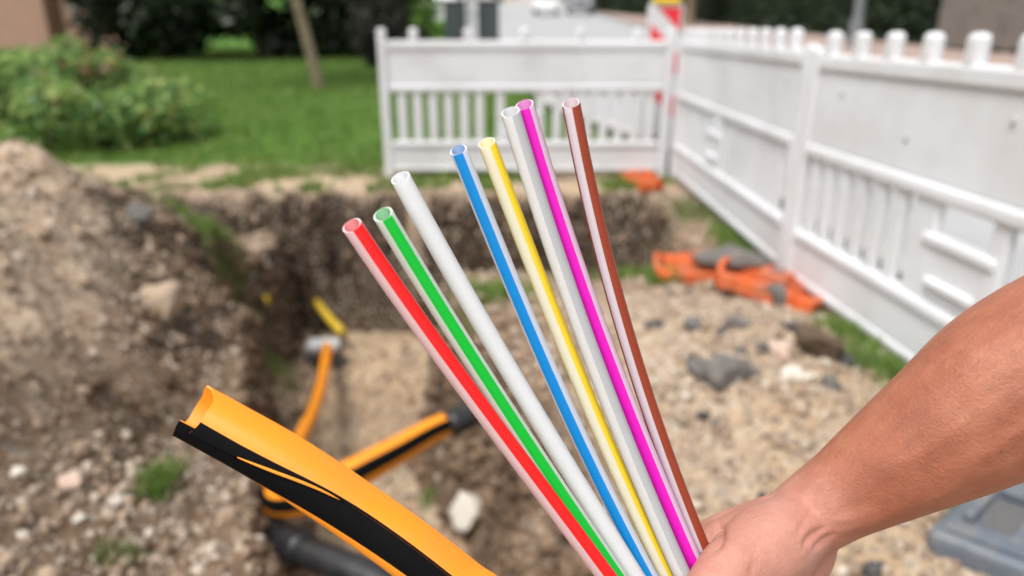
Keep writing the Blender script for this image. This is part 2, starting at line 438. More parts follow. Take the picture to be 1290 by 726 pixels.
def axis(lo, hi, f0, f1, fine, grow=1.13):
    a = list(np.arange(f0, f1, fine)); s = fine; x = f0
    L = []
    while x > lo: s *= grow; x -= s; L.append(x)
    s = fine; x = a[-1]; R_ = []
    while x < hi: s *= grow; x += s; R_.append(x)
    return np.array(L[::-1] + a + R_)
gx = axis(-120, 120, -2.9, 1.55, .0125); gy = axis(-30, 190, .75, 5.2, .0125)
GX, GY = np.meshgrid(gx, gy)
GZ, PIT, SOIL, LAWN, W1, W2, SITE = terrain(GX, GY)
def height(x, y):
    return float(terrain(np.array([[float(x)]]), np.array([[float(y)]]))[0][0, 0])
def heights(x, y):
    return terrain(np.asarray(x)[None], np.asarray(y)[None])[0][0]
nx, ny = len(gx), len(gy)
idx = np.arange(nx * ny).reshape(ny, nx)
gf = np.stack([idx[:-1, :-1], idx[:-1, 1:], idx[1:, 1:], idx[1:, :-1]], -1).reshape(-1, 4)
gm = mesh_np('ground', np.stack([GX, GY, GZ], -1).reshape(-1, 3), gf)
sl = np.hypot(np.gradient(GZ, axis=1) / np.gradient(GX, axis=1), np.gradient(GZ, axis=0) / np.gradient(GY, axis=0))
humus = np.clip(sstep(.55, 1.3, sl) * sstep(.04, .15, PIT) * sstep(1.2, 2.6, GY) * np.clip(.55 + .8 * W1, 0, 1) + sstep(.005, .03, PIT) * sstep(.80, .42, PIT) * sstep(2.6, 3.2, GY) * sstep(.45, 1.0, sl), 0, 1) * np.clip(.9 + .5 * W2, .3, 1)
sandz = np.clip(sstep(.58, .74, PIT) * sstep(1.4, .7, sl) * sstep(1.5, 2.1, GY) * (1.0 + .5 * W1), 0, 1) * SITE + sstep(4.55, 4.75, GY) * (1 - LAWN) * .45 * sstep(.03, .005, PIT)
gritz = np.clip(sstep(.10, .5, GX + .25 * W1) * sstep(.30, .05, PIT) * sstep(3.0, 2.3, GY) + .8 * sstep(.10, .35, SOIL) * sstep(-.95, -1.5, GX + .3 * W1) + .45 * sstep(-.5, -1, GX) * sstep(.1, .02, PIT) + .8 * sstep(4.55, 4.75, GY) * sstep(.03, .005, PIT), 0, 1) * (1 - LAWN)
turf = np.clip(LAWN, 0, 1)
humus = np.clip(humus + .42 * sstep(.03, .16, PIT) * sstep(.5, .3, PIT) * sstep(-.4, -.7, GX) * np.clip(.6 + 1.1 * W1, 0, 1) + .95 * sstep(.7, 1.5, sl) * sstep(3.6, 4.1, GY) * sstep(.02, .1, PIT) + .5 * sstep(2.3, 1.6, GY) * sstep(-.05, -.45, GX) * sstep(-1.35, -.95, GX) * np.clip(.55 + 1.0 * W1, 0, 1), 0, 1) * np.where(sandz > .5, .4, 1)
sandz = sandz + .95 * sstep(.2, .5, GX) * sstep(2.1, 1.45, GY + .3 * W1) * np.clip(.75 + 1.2 * W2, 0, 1)
ca = gm.color_attributes.new('zone', 'FLOAT_COLOR', 'POINT')
ca.data.foreach_set('color', np.stack([humus, np.clip(sandz, 0, 1), gritz, np.ones_like(humus)], -1).astype(np.float32).ravel())
ta = gm.attributes.new('turf', 'FLOAT', 'POINT'); ta.data.foreach_set('value', turf.astype(np.float32).ravel())
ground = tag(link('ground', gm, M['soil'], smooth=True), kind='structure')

def strip(name, mat, left, right, lift, Ys):
    """a sheet that follows the slope between two border lines, each a list of (x, y)"""
    L, R_ = np.array(left), np.array(right); Ys = np.array(Ys)
    xl, xr = np.interp(Ys, L[:, 1], L[:, 0]), np.interp(Ys, R_[:, 1], R_[:, 0])
    k = np.linspace(0, 1, 9)
    X = xl[:, None] * (1 - k) + xr[:, None] * k; Y = np.repeat(Ys[:, None], 9, 1)
    far = np.maximum(0, Y - 4.5); Z = .029 * far + .00022 * np.maximum(0, Y - 15) ** 2 + lift
    m = len(Ys); ii = np.arange(m * 9).reshape(m, 9)
    f = np.stack([ii[:-1, :-1], ii[:-1, 1:], ii[1:, 1:], ii[1:, :-1]], -1).reshape(-1, 4)
    return link(name, mesh_np(name, np.stack([X, Y, Z], -1).reshape(-1, 3), f), mat)
YS = np.r_[np.arange(-3, 20, .5), np.arange(20, 110, 1.5)]
kerbL = [(1.75, -3), (1.75, 5.2), (1.35, 6.0), (.55, 8.5), (-1.9, 30), (-7, 75), (-10, 110)]
kerbR = [(6.0, -3), (6.1, 8), (6.4, 30), (6.8, 60), (7, 110)]
tag(strip('road', M['asphalt'], kerbL, kerbR, .035, YS), kind='structure')
tag(strip('kerb', M['kerb'], [(x - .14, y) for x, y in kerbL], [(x + .004, y) for x, y in kerbL], .10, YS), kind='structure')
tag(strip('kerb', M['kerb'], [(x - .004, y) for x, y in kerbR], [(x + .14, y) for x, y in kerbR], .12, YS), kind='structure')
tag(strip('pavement', M['paving'], [(x + .13, y) for x, y in kerbR], [(11.6, -3), (11.6, 20), (10.9, 45), (10.6, 110)], .11, YS), kind='structure')

# ------------------------------------------------------------------ white barrier panels
slat_me = box_me(.062, .030, .345, .009)
stud_me = {}
def barrier(name, a, b, z0, label, studs, first_slat, n_slat, pitch, window, lean=0.0, ribs=(), mid=.530):
    """plastic barrier panel from a to b (x, y); z0 its lower edge. x runs along the panel, +y faces the road side"""
    a, b = Vector((*a, 0)), Vector((*b, 0)); L = (b - a).length; d = (b - a) / L
    t = empty(name, (a.x, a.y, z0), math.atan2(d.y, d.x))
    t.rotation_euler = Euler((lean, 0, math.atan2(d.y, d.x)))
    W = M['white_plastic']
    post = box_me(.060, .052, .955, .016, 3)
    for x in (.0, L): part('post', post, W, t, (x, 0, .43))
    part('top_rail', box_me(L - .062, .050, .062, .014), W, t, (L / 2, 0, .855))
    part('upper_board', box_me(L - .064, .026, .824 - mid - .026, .006), W, t, (L / 2, 0, (.824 + mid + .026) / 2))
    for z in ribs: part('board_rib', box_me(L - .066, .032, .012, .004), W, t, (L / 2, 0, z))
    part('middle_rail', box_me(L - .062, .056, .050, .014), W, t, (L / 2, 0, mid))
    part('lower_rail', box_me(L - .062, .054, .046, .014), W, t, (L / 2, 0, .190))
    part('bottom_board', box_me(L - .064, .030, .135, .008), W, t, (L / 2, 0, .099))
    part('bottom_rail', box_me(L - .062, .046, .036, .012), W, t, (L / 2, 0, .018))
    w0, w1 = window; sh_ = mid - .175; slat_me = box_me(.060, .030, sh_, .009); sz_ = .213 + (mid - .238) / 2
    for i in range(n_slat):
        x = first_slat + i * pitch
        if x > L - .07: break
        if w0 - .04 < x < w1 + .04: continue
        part('slat', slat_me, W, t, (x, 0, sz_))
    wc, ww = (w0 + w1) / 2, (w1 - w0)
    part('grip_panel', box_me(ww - .01, .026, .165, .006), W, t, (wc, 0, .2975))
    part('grip_ledge', box_me(ww + .02, .050, .034, .010), W, t, (wc, 0, .396))
    part('grip_ledge', box_me(ww * .72, .060, .026, .008), W, t, (wc, 0, .275))
    for x in (w0, w1): part('slat', slat_me, W, t, (x, 0, sz_))
    sm = box_me(.062, .046, .10, .020, 4)
    for x in studs: part('stud', sm, W, t, (x, 0, .915))
    bm_ = cyl_me(.010, .010, .008, 14, .002)
    for i, x in enumerate(np.linspace(.22, L - .2, 5)):
        part('bolt', bm_, M['steel'], t, (x, -.012, .66 if i % 2 else .76), (rad(90), 0, 0))
        part('bolt', bm_, M['steel'], t, (x, .012, .66 if i % 2 else .76), (rad(-90), 0, 0))
    part('foot_peg', cyl_me(.018, .018, .12, 12), M['steel'], t, (.0, 0, -.150)); part('foot_peg', cyl_me(.018, .018, .12, 12), M['steel'], t, (L, 0, -.150))
    return tag(t, label, 'barrier', 'white barrier panels around the pit')
barrier('barrier_panel', (-.880, 5.07), (1.075, 5.07), .085, 'white slatted barrier panel standing across the far end of the pit before the lawn',
        [.0, .215, .585, .965, 1.345, 1.73, 1.955], .115, 18, .108, (.80, 1.075), rad(1), (.66, .72, .775), .575)
barrier('barrier_panel', (1.150, 5.00), (1.163, 2.885), .085, 'farther white barrier panel of the side row, meeting the corner by the beacon',
        list(np.arange(.09, 2.05, .185)), .105, 18, .108, (.80, 1.075))
barrier('barrier_panel', (1.166, 2.81), (1.345, .78), .075, 'nearer white barrier panel of the side row, running past the forearm',
        list(np.arange(.09, 2.0, .185)), .105, 18, .108, (.80, 1.075))

# ------------------------------------------------------------------ warning beacon at the corner
bt = empty('warning_beacon', (1.075, 5.30, .02))
part('board', box_me(.25, .034, 1.06, .020, 3), M['white_plastic'], bt, (0, 0, .66))
# one mesh per stripe
for k in range(5):
    zb = -.19 + k * .30
    sb = bmesh.new()
    top = 1.165
    pr = [(-.100, zb + .20), (.100, zb), (.100, zb + .15), (-.100, zb + .35)]
    if pr[1][1] < .14: pr = [(-.100, .20), (-.0, .14), (.100, .14), (.100, .16), (-.100, .36)] if False else [(-.100, .17), (.100, .14), (.100, .16), (-.100, .36)]
    if pr[3][1] > top: pr = [(-.100 + .2 * max(0, (zb + .20 - top)) / .2, min(zb + .2, top)), (.100, zb), (.100, min(zb + .15, top)), (min(.099, -.100 + max(0, (zb + .35 - top))), top)]
    f0 = [sb.verts.new((x, -.0215, z)) for x, z in pr]; f1 = [sb.verts.new((x, .0215, z)) for x, z in pr]
    sb.faces.new(f0); sb.faces.new(f1[::-1])
    for i in range(4): sb.faces.new((f0[i], f1[i], f1[(i + 1) % 4], f0[(i + 1) % 4]))
    bmesh.ops.recalc_face_normals(sb, faces=sb.faces[:])
    part('red_stripe', bm_mesh(sb), M['red_film'], bt)
part('lamp_housing', box_me(.19, .075, .05, .012), M['yellow_lens'], bt, (0, 0, 1.215))
part('lamp_lens', cyl_me(.095, .095, .07, 28, .02), M['yellow_lens'], bt, (0, .035, 1.335), (rad(90), 0, 0))
part('foot', box_me(.40, .30, .09, .02), M['dark_steel'], bt, (0, .05, .055))
tag(bt, 'red and white striped warning beacon with yellow lamp behind the barrier corner', 'beacon')
# ------------------------------------------------------------------ orange foot plates of the barriers
def foot_plate(loc, rz, label, tilt=(0, 0), hl=.30, hw=.12):
    t = empty('foot_plate', loc); t.rotation_euler = Euler((tilt[0], tilt[1], rz))
    O = M['orange_foot']
    part('plate', box_me(hl * 1.1, hw * 2, .075, .012), O, t, (0, 0, .030))
    for e in (-1, 1):                                  # ends step down and carry an arched grip between two cheeks
        part('end_ramp', box_me(hl * .30, hw * 2, .045, .010), O, t, (e * hl * .70, 0, .016), (0, e * rad(7), 0))
        for c in (-1, 1): part('grip_cheek', box_me(hl * .34, hw * .42, .062, .010), O, t, (e * hl * .72, c * hw * .78, .030))
        P_, _ = catmull(np.array([(e * hl * .86, -hw * .8, .045), (e * hl * .95, -hw * .5, .075), (e * hl * .97, 0, .086), (e * hl * .95, hw * .5, .075), (e * hl * .86, hw * .8, .045)]), 14)
        link('grip', sweep(P_, .014, 10, ref=(0, 0, 9)), O, t, smooth=True)
        for k in range(4): part('rib', box_me(hl * .05, hw * 1.7, .012, .003), O, t, (e * hl * (.20 + .09 * k), 0, .072))
    part('socket', box_me(.12, .12, .04, .010), O, t, (0, 0, .084)); part('socket_hole_shade', box_me(.055, .055, .01, .002), M['dark_steel'], t, (0, 0, .1025))  # shade inside the socket hole is put on as a dark plate
    return tag(t, label, 'foot plate', 'orange foot plates of the barriers')
foot_plate((.86, 2.97, height(.86, 2.97) + .01), rad(-14), 'orange plastic foot plate half covered by a grey asphalt slab', (rad(4), rad(-3)), .22, .12)
foot_plate((1.05, 2.68, height(1.05, 2.68) + .01), rad(-40), 'orange plastic foot plate with arched grip leaning against the side barrier', (rad(-4), rad(5)), .22, .11)
foot_plate((.90, 4.88, height(.90, 4.75) + .0), rad(-78), 'dirty orange foot plate under the corner of the barriers', (rad(3), 0), .24, .085)

# ------------------------------------------------------------------ stones and clods that can be told apart
def stone(name, mat, px, py, w, label, cat, group=None, flat=.7, Y=None, sub=3, seed=0, lift=.12, asp=1.0, rough=.2):
    """find where the ray through the photo point meets the ground and set a stone there; w its width in metres"""
    r = CF + CR * ((px - 645) / FPX) + CU * ((363 - py) / FPX)
    p = None
    for k in np.arange(.9, 5.5, .01):
        q = Vector((0, 0, CAM_Z)) + r * (k / r.y)
        if q.z <= height(q.x, q.y): p = q; break
    if p is None: p = on_y(px, py, 3)
    v, f = ico(sub); rg = np.random.default_rng(seed + int(px * 7 + py))
    n = Noise2(seed + int(px))
    kx = rg.uniform(0, 50)
    for _ in range(11):                                 # chip flat facets off
        nn = rg.normal(size=3); nn /= np.linalg.norm(nn); c = rg.uniform(.5, .88)
        dd = v @ nn; v = v - np.maximum(0, dd - c)[:, None] * nn[None]
    v = v * (1 + rough * n(v[:, 0] * 2.5 + kx, v[:, 1] * 2.5 + v[:, 2] * 1.7)[:, None] + rough * .5 * n(v[:, 0] * 7 + kx, v[:, 2] * 7 + v[:, 1] * 4)[:, None])
    v = v * np.array([w / 2, w / 2 * asp, w / 2 * flat])
    o = link(name, mesh_np(name, v, f), M[mat], smooth=False)
    o.location = (p.x, p.y, height(p.x, p.y) + w / 2 * flat * lift); o.rotation_euler = (rg.normal(0, .15), rg.normal(0, .15), rg.uniform(0, 6.28))
    return tag(o, label, cat, group)
stone('stone', 'pale_stone', 596, 654, .19, 'pale angular stone lying alone in the pit beneath the coloured tubes', 'stone', flat=.85, lift=.5)
stone('stone', 'pink_stone', 93, 606, .085, 'pinkish wedge stone on the brown soil, the largest on the near bank', 'stone')
stone('stone', 'pale_stone', 145, 636, .046, 'white rounded stone just below the pinkish wedge stone', 'stone')
stone('stone', 'pale_stone', 25, 603, .045, 'small white stone at the edge of the photo beside the pinkish wedge stone', 'stone')
stone('stone', 'pale_stone', 100, 658, .042, 'small cream stone below and between the white stones on the near bank', 'stone')
stone('stone', 'pale_stone', 30, 680, .042, 'pale stone in the bottom corner of the near bank', 'stone')
stone('stone', 'asphalt_lump', 172, 272, .16, 'dark grey lump of broken asphalt on the spoil heap slope', 'rubble')
stone('stone', 'pale_stone', 76, 176, .085, 'whitish stone on top of the spoil heap before the shrub', 'stone', flat=.9, lift=.6)
stone('clod', 'brown_clod', 206, 388, .25, 'large tan clod of earth on the bank above the pit', 'earth clod', flat=.65)
stone('clod', 'brown_clod', 100, 205, .17, 'tan clod of earth at the crest of the spoil heap', 'earth clod', flat=.55)
stone('clod', 'dark_clod', 120, 490, .10, 'dark clod of earth on the near bank, grey with dust', 'earth clod', flat=.6)
stone('stone', 'asphalt_lump', 918, 470, .17, 'large dark grey asphalt lump in the gravel before the side barrier', 'rubble', flat=.7)
stone('stone', 'asphalt_lump', 880, 468, .10, 'smaller dark asphalt lump touching the large one in the gravel', 'rubble')
stone('stone', 'asphalt_lump', 928, 412, .085, 'dark asphalt lump in the gravel below the foot plate', 'rubble')
stone('stone', 'asphalt_lump', 872, 412, .085, 'grey asphalt lump in the gravel beside the brown tube', 'rubble')
stone('stone', 'asphalt_lump', 978, 383, .12, 'black asphalt lump leaning on the arched foot plate', 'rubble', flat=.9, lift=.6)
stone('clod', 'dark_clod', 1030, 442, .16, 'dark clod of earth beneath the side barrier', 'earth clod', flat=.75, lift=.4)
stone('stone', 'pink_stone', 985, 445, .11, 'pinkish brick fragment in the gravel before the side barrier', 'rubble')
stone('stone', 'pale_stone', 996, 476, .075, 'flat whitish stone below the pinkish brick fragment', 'stone', flat=.5)
stone('stone', 'asphalt_lump', 902, 540, .050, 'small black stone on the sandy gravel above the hand', 'stone', flat=.8)
stone('stone', 'asphalt_lump', 858, 536, .030, 'tiny dark stone beside the brown tube', 'stone', flat=.8)
stone('stone', 'pale_stone', 1015, 478, .06, 'small cream stone in the gravel right of the flat whitish stone', 'stone')
stone('stone', 'pale_stone', 182, 422, .05, 'small whitish stone below the large tan clod', 'stone')
stone('stone', 'pale_stone', 690, 440, .055, 'yellowish stone between the blue and yellow tubes', 'stone')
sl_ = stone('stone', 'asphalt_lump', 930, 340, .36, 'broken grey asphalt slab lying on the orange foot plate', 'rubble', flat=.30, asp=.62)
sl_.location = (.93, 2.88, height(.86, 2.97) + .125); sl_.rotation_euler = (rad(5), rad(4), rad(-18))

# ------------------------------------------------------------------ loose gravel and crumbs (nobody could count them)
def scatter(n, x0, x1, y0, y1, keep):
    x, y = RNG.uniform(x0, x1, n), RNG.uniform(y0, y1, n)
    k = keep(x, y); return x[k], y[k]
x, y = scatter(15000, -3.0, 1.25, .8, 4.7, lambda x, y: (fbm(x, y, 1.7, 3, 5) > -.15 + .5 * RNG.random(len(x)) - .25) & ~((np.abs(x - trench_x(y)) < .22) & (y > 2.2) & (RNG.random(len(x)) > .15)))
s = np.clip(np.exp(RNG.normal(-4.85, .48, len(x))), .003, .022)
link_o = link('gravel', lumps('gravel', np.stack([x, y, heights(x, y) + s * .25], 1), s, RNG, 1), M['pebble'])
tag(link_o, 'loose gravel strewn over the soil around the pit', 'gravel', kind='stuff')
x, y = scatter(16000, -3.0, 1.25, .8, 4.75, lambda x, y: (fbm(x, y, 2.1, 3, 3) > -.25))
s = np.clip(np.exp(RNG.normal(-4.75, .5, len(x))), .004, .032)
tag(link('soil_crumbs', lumps('soil_crumbs', np.stack([x, y, heights(x, y) + s * .2], 1), s, RNG, 1), M['crumb']), 'crumbs of brown earth strewn over the banks', 'soil', kind='stuff')

x, y = scatter(170, .15, 1.2, 1.0, 2.75, lambda x, y: fbm(x, y, 1.9, 3, 7) > .05)
s = np.clip(np.exp(RNG.normal(-4.35, .5, len(x))), .006, .032)
tag(link('asphalt_crumbs', lumps('asphalt_crumbs', np.stack([x, y, heights(x, y) + s * .2], 1), s, RNG, 2, (.45, .9)), M['asphalt_lump']), 'dark crumbs of broken asphalt in the gravel before the side barrier', 'rubble', kind='stuff')
def slope_at(x, y, e=.02):
    return np.hypot(heights(x + e, y) - heights(x - e, y), heights(x, y + e) - heights(x, y - e)) / (2 * e)
x, y = RNG.uniform(-2.6, 1.1, 90000), RNG.uniform(1.2, 4.8, 90000)
k = (RNG.random(90000) < np.clip((slope_at(x, y) - .6) * .16, 0, .6)) & (terrain(x[None], y[None])[1][0] > .12)
x, y = x[k], y[k]; s = np.clip(np.exp(RNG.normal(-4.15, .5, len(x))), .006, .05)
h0 = heights(x, y)
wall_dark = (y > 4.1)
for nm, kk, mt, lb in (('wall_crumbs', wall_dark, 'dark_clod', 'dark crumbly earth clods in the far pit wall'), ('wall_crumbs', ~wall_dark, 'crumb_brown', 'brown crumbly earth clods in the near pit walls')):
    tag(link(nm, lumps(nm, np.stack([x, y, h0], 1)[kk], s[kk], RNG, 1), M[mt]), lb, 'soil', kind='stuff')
x, y = scatter(900, -2.8, 1.2, .9, 4.6, lambda x, y: (fbm(x, y, 1.1, 3, 1) > .02) & (np.abs(x - trench_x(y)) > .35))
s = np.clip(np.exp(RNG.normal(-4.0, .4, len(x))), .010, .045)
tag(link('rubble', lumps('rubble', np.stack([x, y, heights(x, y) + s * .15], 1), s, RNG, 2, (.4, .8)), M['rubble']), 'broken stones and clods strewn over both banks', 'rubble', kind='stuff')

# ------------------------------------------------------------------ grass
x = RNG.uniform(-14, 1.6, 150000); y = 4.7 + 17.6 * RNG.random(150000) ** 1.7
k = (x < np.interp(y, [4.7, 6.0, 8.5, 30], [1.2, 1.15, .38, -2.05])) & (x > -.9 * y) & (y + .14 * fbm(x, y, 1.3, 4, 0) + .25 * fbm(x, y, 3, 2, 2) > 5.6 - 1.0 * (fbm(x, y, 1.9, 3, 6) > .04) * (x > -3.2) * (terrain(x[None], y[None])[1][0] < .02))
x, y = x[k], y[k]
hh = np.clip(.075 + .02 * fbm(x, y, .8, 2, 1), .04, .13)
tag(link('grass', blades('grass', np.stack([x, y, heights(x, y) - .005], 1), hh, np.full(len(x), .005) * (1 + .1 * y), RNG, .7), M['grass']), 'mown green lawn grass behind the pit', 'grass', kind='stuff')
def tuft(cx, cy, sx, sy, n, h, label, mat='grass'):
    x, y = RNG.normal(cx, sx, n), RNG.normal(cy, sy, n)
    z0 = height(cx, cy)
    p = np.stack([x, y, heights(x, y) - .004], 1)
    o = link('grass_tuft', blades('grass_tuft', p - np.array([cx, cy, z0]), np.full(n, h), np.full(n, .0028), RNG, .9), M[mat])
    o.location = (cx, cy, z0)
    tag(o, label, 'grass tuft', 'grass tufts on the broken ground', 'stuff')
def gp(px, py):
    r = CF + CR * ((px - 645) / FPX) + CU * ((363 - py) / FPX)
    for k in np.arange(.9, 8, .01):
        q = Vector((0, 0, CAM_Z)) + r * (k / r.y)
        if q.z <= height(q.x, q.y): return q
    return q
for px, py, sx, sy, n, h, lab, mt in [
    (272, 306, .13, .10, 2200, .085, 'bright grass tuft on the ledge left of the pit', 'grass'),
    (297, 352, .07, .06, 380, .06, 'thin grass tuft hanging at the pit wall below the ledge', 'dry_grass'),
    (203, 615, .022, .035, 260, .075, 'upright grass tuft on the near bank beside the orange sheath', 'grass'),
    (150, 705, .025, .02, 130, .045, 'low grass tuft at the lower edge of the near bank', 'dry_grass'),
    (360, 222, .14, .06, 600, .06, 'grass tuft on the sandy verge before the lawn', 'grass'),
    (425, 218, .10, .05, 350, .05, 'faint grass tuft on the sandy verge near the barrier end', 'dry_grass'),
    (215, 236, .12, .05, 350, .05, 'sparse grass tuft at the verge above the spoil heap', 'dry_grass'),
    (560, 222, .30, .06, 1500, .055, 'grass fringe below the barrier across the pit end', 'dry_grass'),
    (620, 372, .10, .07, 900, .06, 'grass tuft on the pit edge between white and blue tubes', 'grass'),
    (815, 350, .11, .06, 1100, .06, 'grass tuft on the pit edge beside the foot plate', 'grass'),
    (870, 270, .10, .14, 900, .06, 'dry grass strip at the far foot of the side barrier', 'dry_grass'),
    (928, 310, .05, .16, 1300, .065, 'lush grass strip along the foot of the farther side barrier', 'grass'),
    (1115, 468, .06, .07, 900, .055, 'grass tuft under the nearer side barrier above the forearm', 'grass'),
    (1075, 425, .05, .09, 700, .05, 'grass strip beneath the nearer side barrier by the dark clod', 'grass'),
    (1235, 632, .06, .05, 500, .05, 'grass tuft behind the grey plastic case', 'grass'),
    (540, 628, .02, .03, 120, .05, 'small weed tuft beside the pale angular stone', 'grass')]:
    q = gp(px, py); tuft(q.x, q.y, sx, sy, n, h, lab, mt)

# ------------------------------------------------------------------ shrubs, hedges, trees
def clump_crown(name, mat, parent, clumps, per, size, rng, up=.3, shell=.55):
    """clumps: rows (x, y, z, r). Leaves spread through each clump, thicker outside"""
    P, N = [], []
    for cx, cy, cz, r in clumps:
        n = int(per * (r / .3) ** 2)
        d = rng.normal(size=(n, 3)); d /= np.linalg.norm(d, axis=1)[:, None]
        q = r * (shell + (1 - shell) * rng.random(n) ** .5 + rng.normal(0, .10, n))
        P.append(np.array([cx, cy, cz]) + d * q[:, None] * np.array([1, 1, .85])); N.append(d)
    P, N = np.vstack(P), np.vstack(N)
    return link(name, leaves(name, P, np.full(len(P), size), rng, up, .55, N), M[mat], parent)
def stem(parent, name, pts, r0, r1, mat='bark'):
    P, _ = catmull(np.array(pts, float), 14)
    return link(name, sweep(P, np.linspace(r0, r1, 14), 10, ref=(50, -80, 3)), M[mat], parent, smooth=True)
def bush(name, label, cat, loc, sx, sy, h, n_cl, cr, mat, per, size, seed, group=None, extra=None):
    rg = np.random.default_rng(seed); t = empty(name, loc)
    cl = []
    for i in range(n_cl):
        a, b = rg.uniform(0, 6.28), rg.random() ** .5
        x, y = sx * b * math.cos(a), sy * b * math.sin(a)
        z = rg.uniform(.15, 1) * h * math.sqrt(max(.05, 1 - .75 * b * b)); r = cr * rg.uniform(.6, 1.25)
        cl.append((x, y, max(r * .6, z - r * .4), r))
    clump_crown('crown', mat, t, cl, per, size, rg)
    for i in range(5):
        a = i * 1.3; stem(t, 'stem', [(.05 * math.cos(a), .05 * math.sin(a), -.05), (sx * .25 * math.cos(a), sy * .25 * math.sin(a), h * .35), (sx * .5 * math.cos(a), sy * .5 * math.sin(a), h * .7)], .02, .006)
    if extra: clump_crown('autumn_leaves', extra, t, [c for i, c in enumerate(cl) if i % 4 == 0], per * .35, size, rg, shell=.9)
    return tag(t, label, cat, group)
gz = lambda x, y: height(x, y)
bush('shrub', 'loose yellow green shrub spreading behind the spoil heap', 'shrub', (-4.25, 6.45, gz(-4.25, 6.45)), 1.35, .8, .98, 44, .23, 'bush_leaf', 330, .085, 3, extra='rust_leaf')
bush('shrub', 'taller blue green shrub at the photo edge behind the spoil heap', 'shrub', (-5.6, 8.4, gz(-5.6, 8.4)), 1.5, .9, .92, 40, .30, 'bush_leaf', 260, .085, 5, extra='rust_leaf')
bush('shrub', 'low green shrub tip reaching onto the lawn', 'shrub', (-3.2, 6.75, gz(-3.2, 6.75)), .45, .45, .66, 14, .17, 'bush_leaf', 330, .075, 8)
def tall_tree(label, loc, w, d, h, base, seed, mat='dark_leaf', per=70, size=.22, n=70, cr=.75, group='dark trees beyond the lawn', name='tree', trunk_r=.16):
    rg = np.random.default_rng(seed); t = empty(name, loc); cl = []
    for i in range(n):
        z = base + (h - base) * rg.random(); k = math.sin(math.pi * min(1, .18 + .8 * (z - base) / (h - base))) ** .6
        a = rg.uniform(0, 6.28); b = rg.random() ** .4
        cl.append((w * k * b * math.cos(a), d * k * b * math.sin(a), z, cr * rg.uniform(.6, 1.2)))
    clump_crown('crown', mat, t, cl, per, size, rg, .2, .5)
    stem(t, 'trunk', [(0, 0, -.1), (.05, .02, base * .6), (.0, .05, h * .6)], trunk_r, trunk_r * .4)
    for i in range(4):
        a = i * 1.6 + seed; z = base + .25 * (h - base) * (i + .5) / 2
        stem(t, 'limb', [(0, 0, z), (w * .3 * math.cos(a), d * .3 * math.sin(a), z + .35), (w * .6 * math.cos(a), d * .6 * math.sin(a), z + .6)], .06, .02)
    return tag(t, label, 'tree', group)
for i, (x, y, w, h, lab) in enumerate([
        (-7.9, 17.0, 1.7, 6.5, 'dark evergreen tree just right of the brick wall'),
        (-5.9, 17.5, 1.9, 7.0, 'dark evergreen tree behind the leaning stake'),
        (-3.6, 18.5, 1.7, 6.0, 'dark evergreen tree right of the leaning stake')]):
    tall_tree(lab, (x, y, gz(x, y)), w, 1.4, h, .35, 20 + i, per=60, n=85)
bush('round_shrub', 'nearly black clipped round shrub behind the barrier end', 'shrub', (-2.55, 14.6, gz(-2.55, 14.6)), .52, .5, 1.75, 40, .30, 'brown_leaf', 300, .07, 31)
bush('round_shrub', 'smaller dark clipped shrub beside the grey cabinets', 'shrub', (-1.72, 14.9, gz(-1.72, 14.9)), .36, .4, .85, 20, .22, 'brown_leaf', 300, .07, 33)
bush('shrub', 'bright lime green shrub between the dark round shrub and the cabinets', 'shrub', (-2.05, 17.6, gz(-2.05, 17.6)), .55, .5, 1.45, 22, .26, 'lime_leaf', 260, .08, 35)
# leaning stake (young trunk)
a, b = on_y(403, 113, 10.9), on_y(366, -25, 10.9)
tt = empty('young_tree', (a.x, a.y, gz(a.x, a.y)))
loc = lambda p: (p.x - a.x, p.y - a.y, p.z - gz(a.x, a.y))
stem(tt, 'trunk', [(0.01, 0, -.15), loc(a), loc(a.lerp(b, .5) + Vector((.01, 0, 0))), loc(b), loc(b + (b - a) * .8)], .085, .06)
rg = np.random.default_rng(77)
tp = loc(b + (b - a) * .9)
clump_crown('crown', 'hedge_leaf', tt, [(tp[0] + rg.normal(0, .9), tp[1] + rg.normal(0, .9), tp[2] + rg.uniform(.2, 2.2), rg.uniform(.4, .75)) for _ in range(26)], 90, .13, rg)
tag(tt, 'slim leaning pale trunk standing on the lawn', 'tree')
# hedges along the far pavement
def hedge(label, a, b, h, d, seed, mat='hedge_leaf', per=130, size=.13, name='hedge'):
    rg = np.random.default_rng(seed); a, b = Vector((*a, 0)), Vector((*b, 0)); L = (b - a).length
    t = empty(name, (a.x, a.y, gz(a.x, a.y)), math.atan2(b.y - a.y, b.x - a.x)); dz = (gz(b.x, b.y) - gz(a.x, a.y))
    cl = []
    for x in np.arange(0, L, .55):
        for z in np.arange(.2, h, .5):
            for yy in (-.5, .5): cl.append((x + rg.normal(0, .12), yy * d + rg.normal(0, .08), z + dz * x / L + rg.normal(0, .1), rg.uniform(.34, .52)))
    clump_crown('crown', mat, t, cl, per, size, rg, .15, .6)
    for x in np.arange(.5, L, 2.2): stem(t, 'stem', [(x, 0, dz * x / L - .1), (x + .05, .03, dz * x / L + h * .5), (x, 0, dz * x / L + h * .9)], .06, .02)
    return tag(t, label, 'hedge', 'hedges along the far pavement')
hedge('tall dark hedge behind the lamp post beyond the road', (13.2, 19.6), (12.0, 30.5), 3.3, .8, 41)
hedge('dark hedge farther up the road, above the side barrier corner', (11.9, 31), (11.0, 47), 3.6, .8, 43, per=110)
hedge('green hedge at the far bend above the beacon', (10.2, 52), (7.4, 66), 3.0, .8, 45, mat='hedge_leaf', per=90, size=.16)
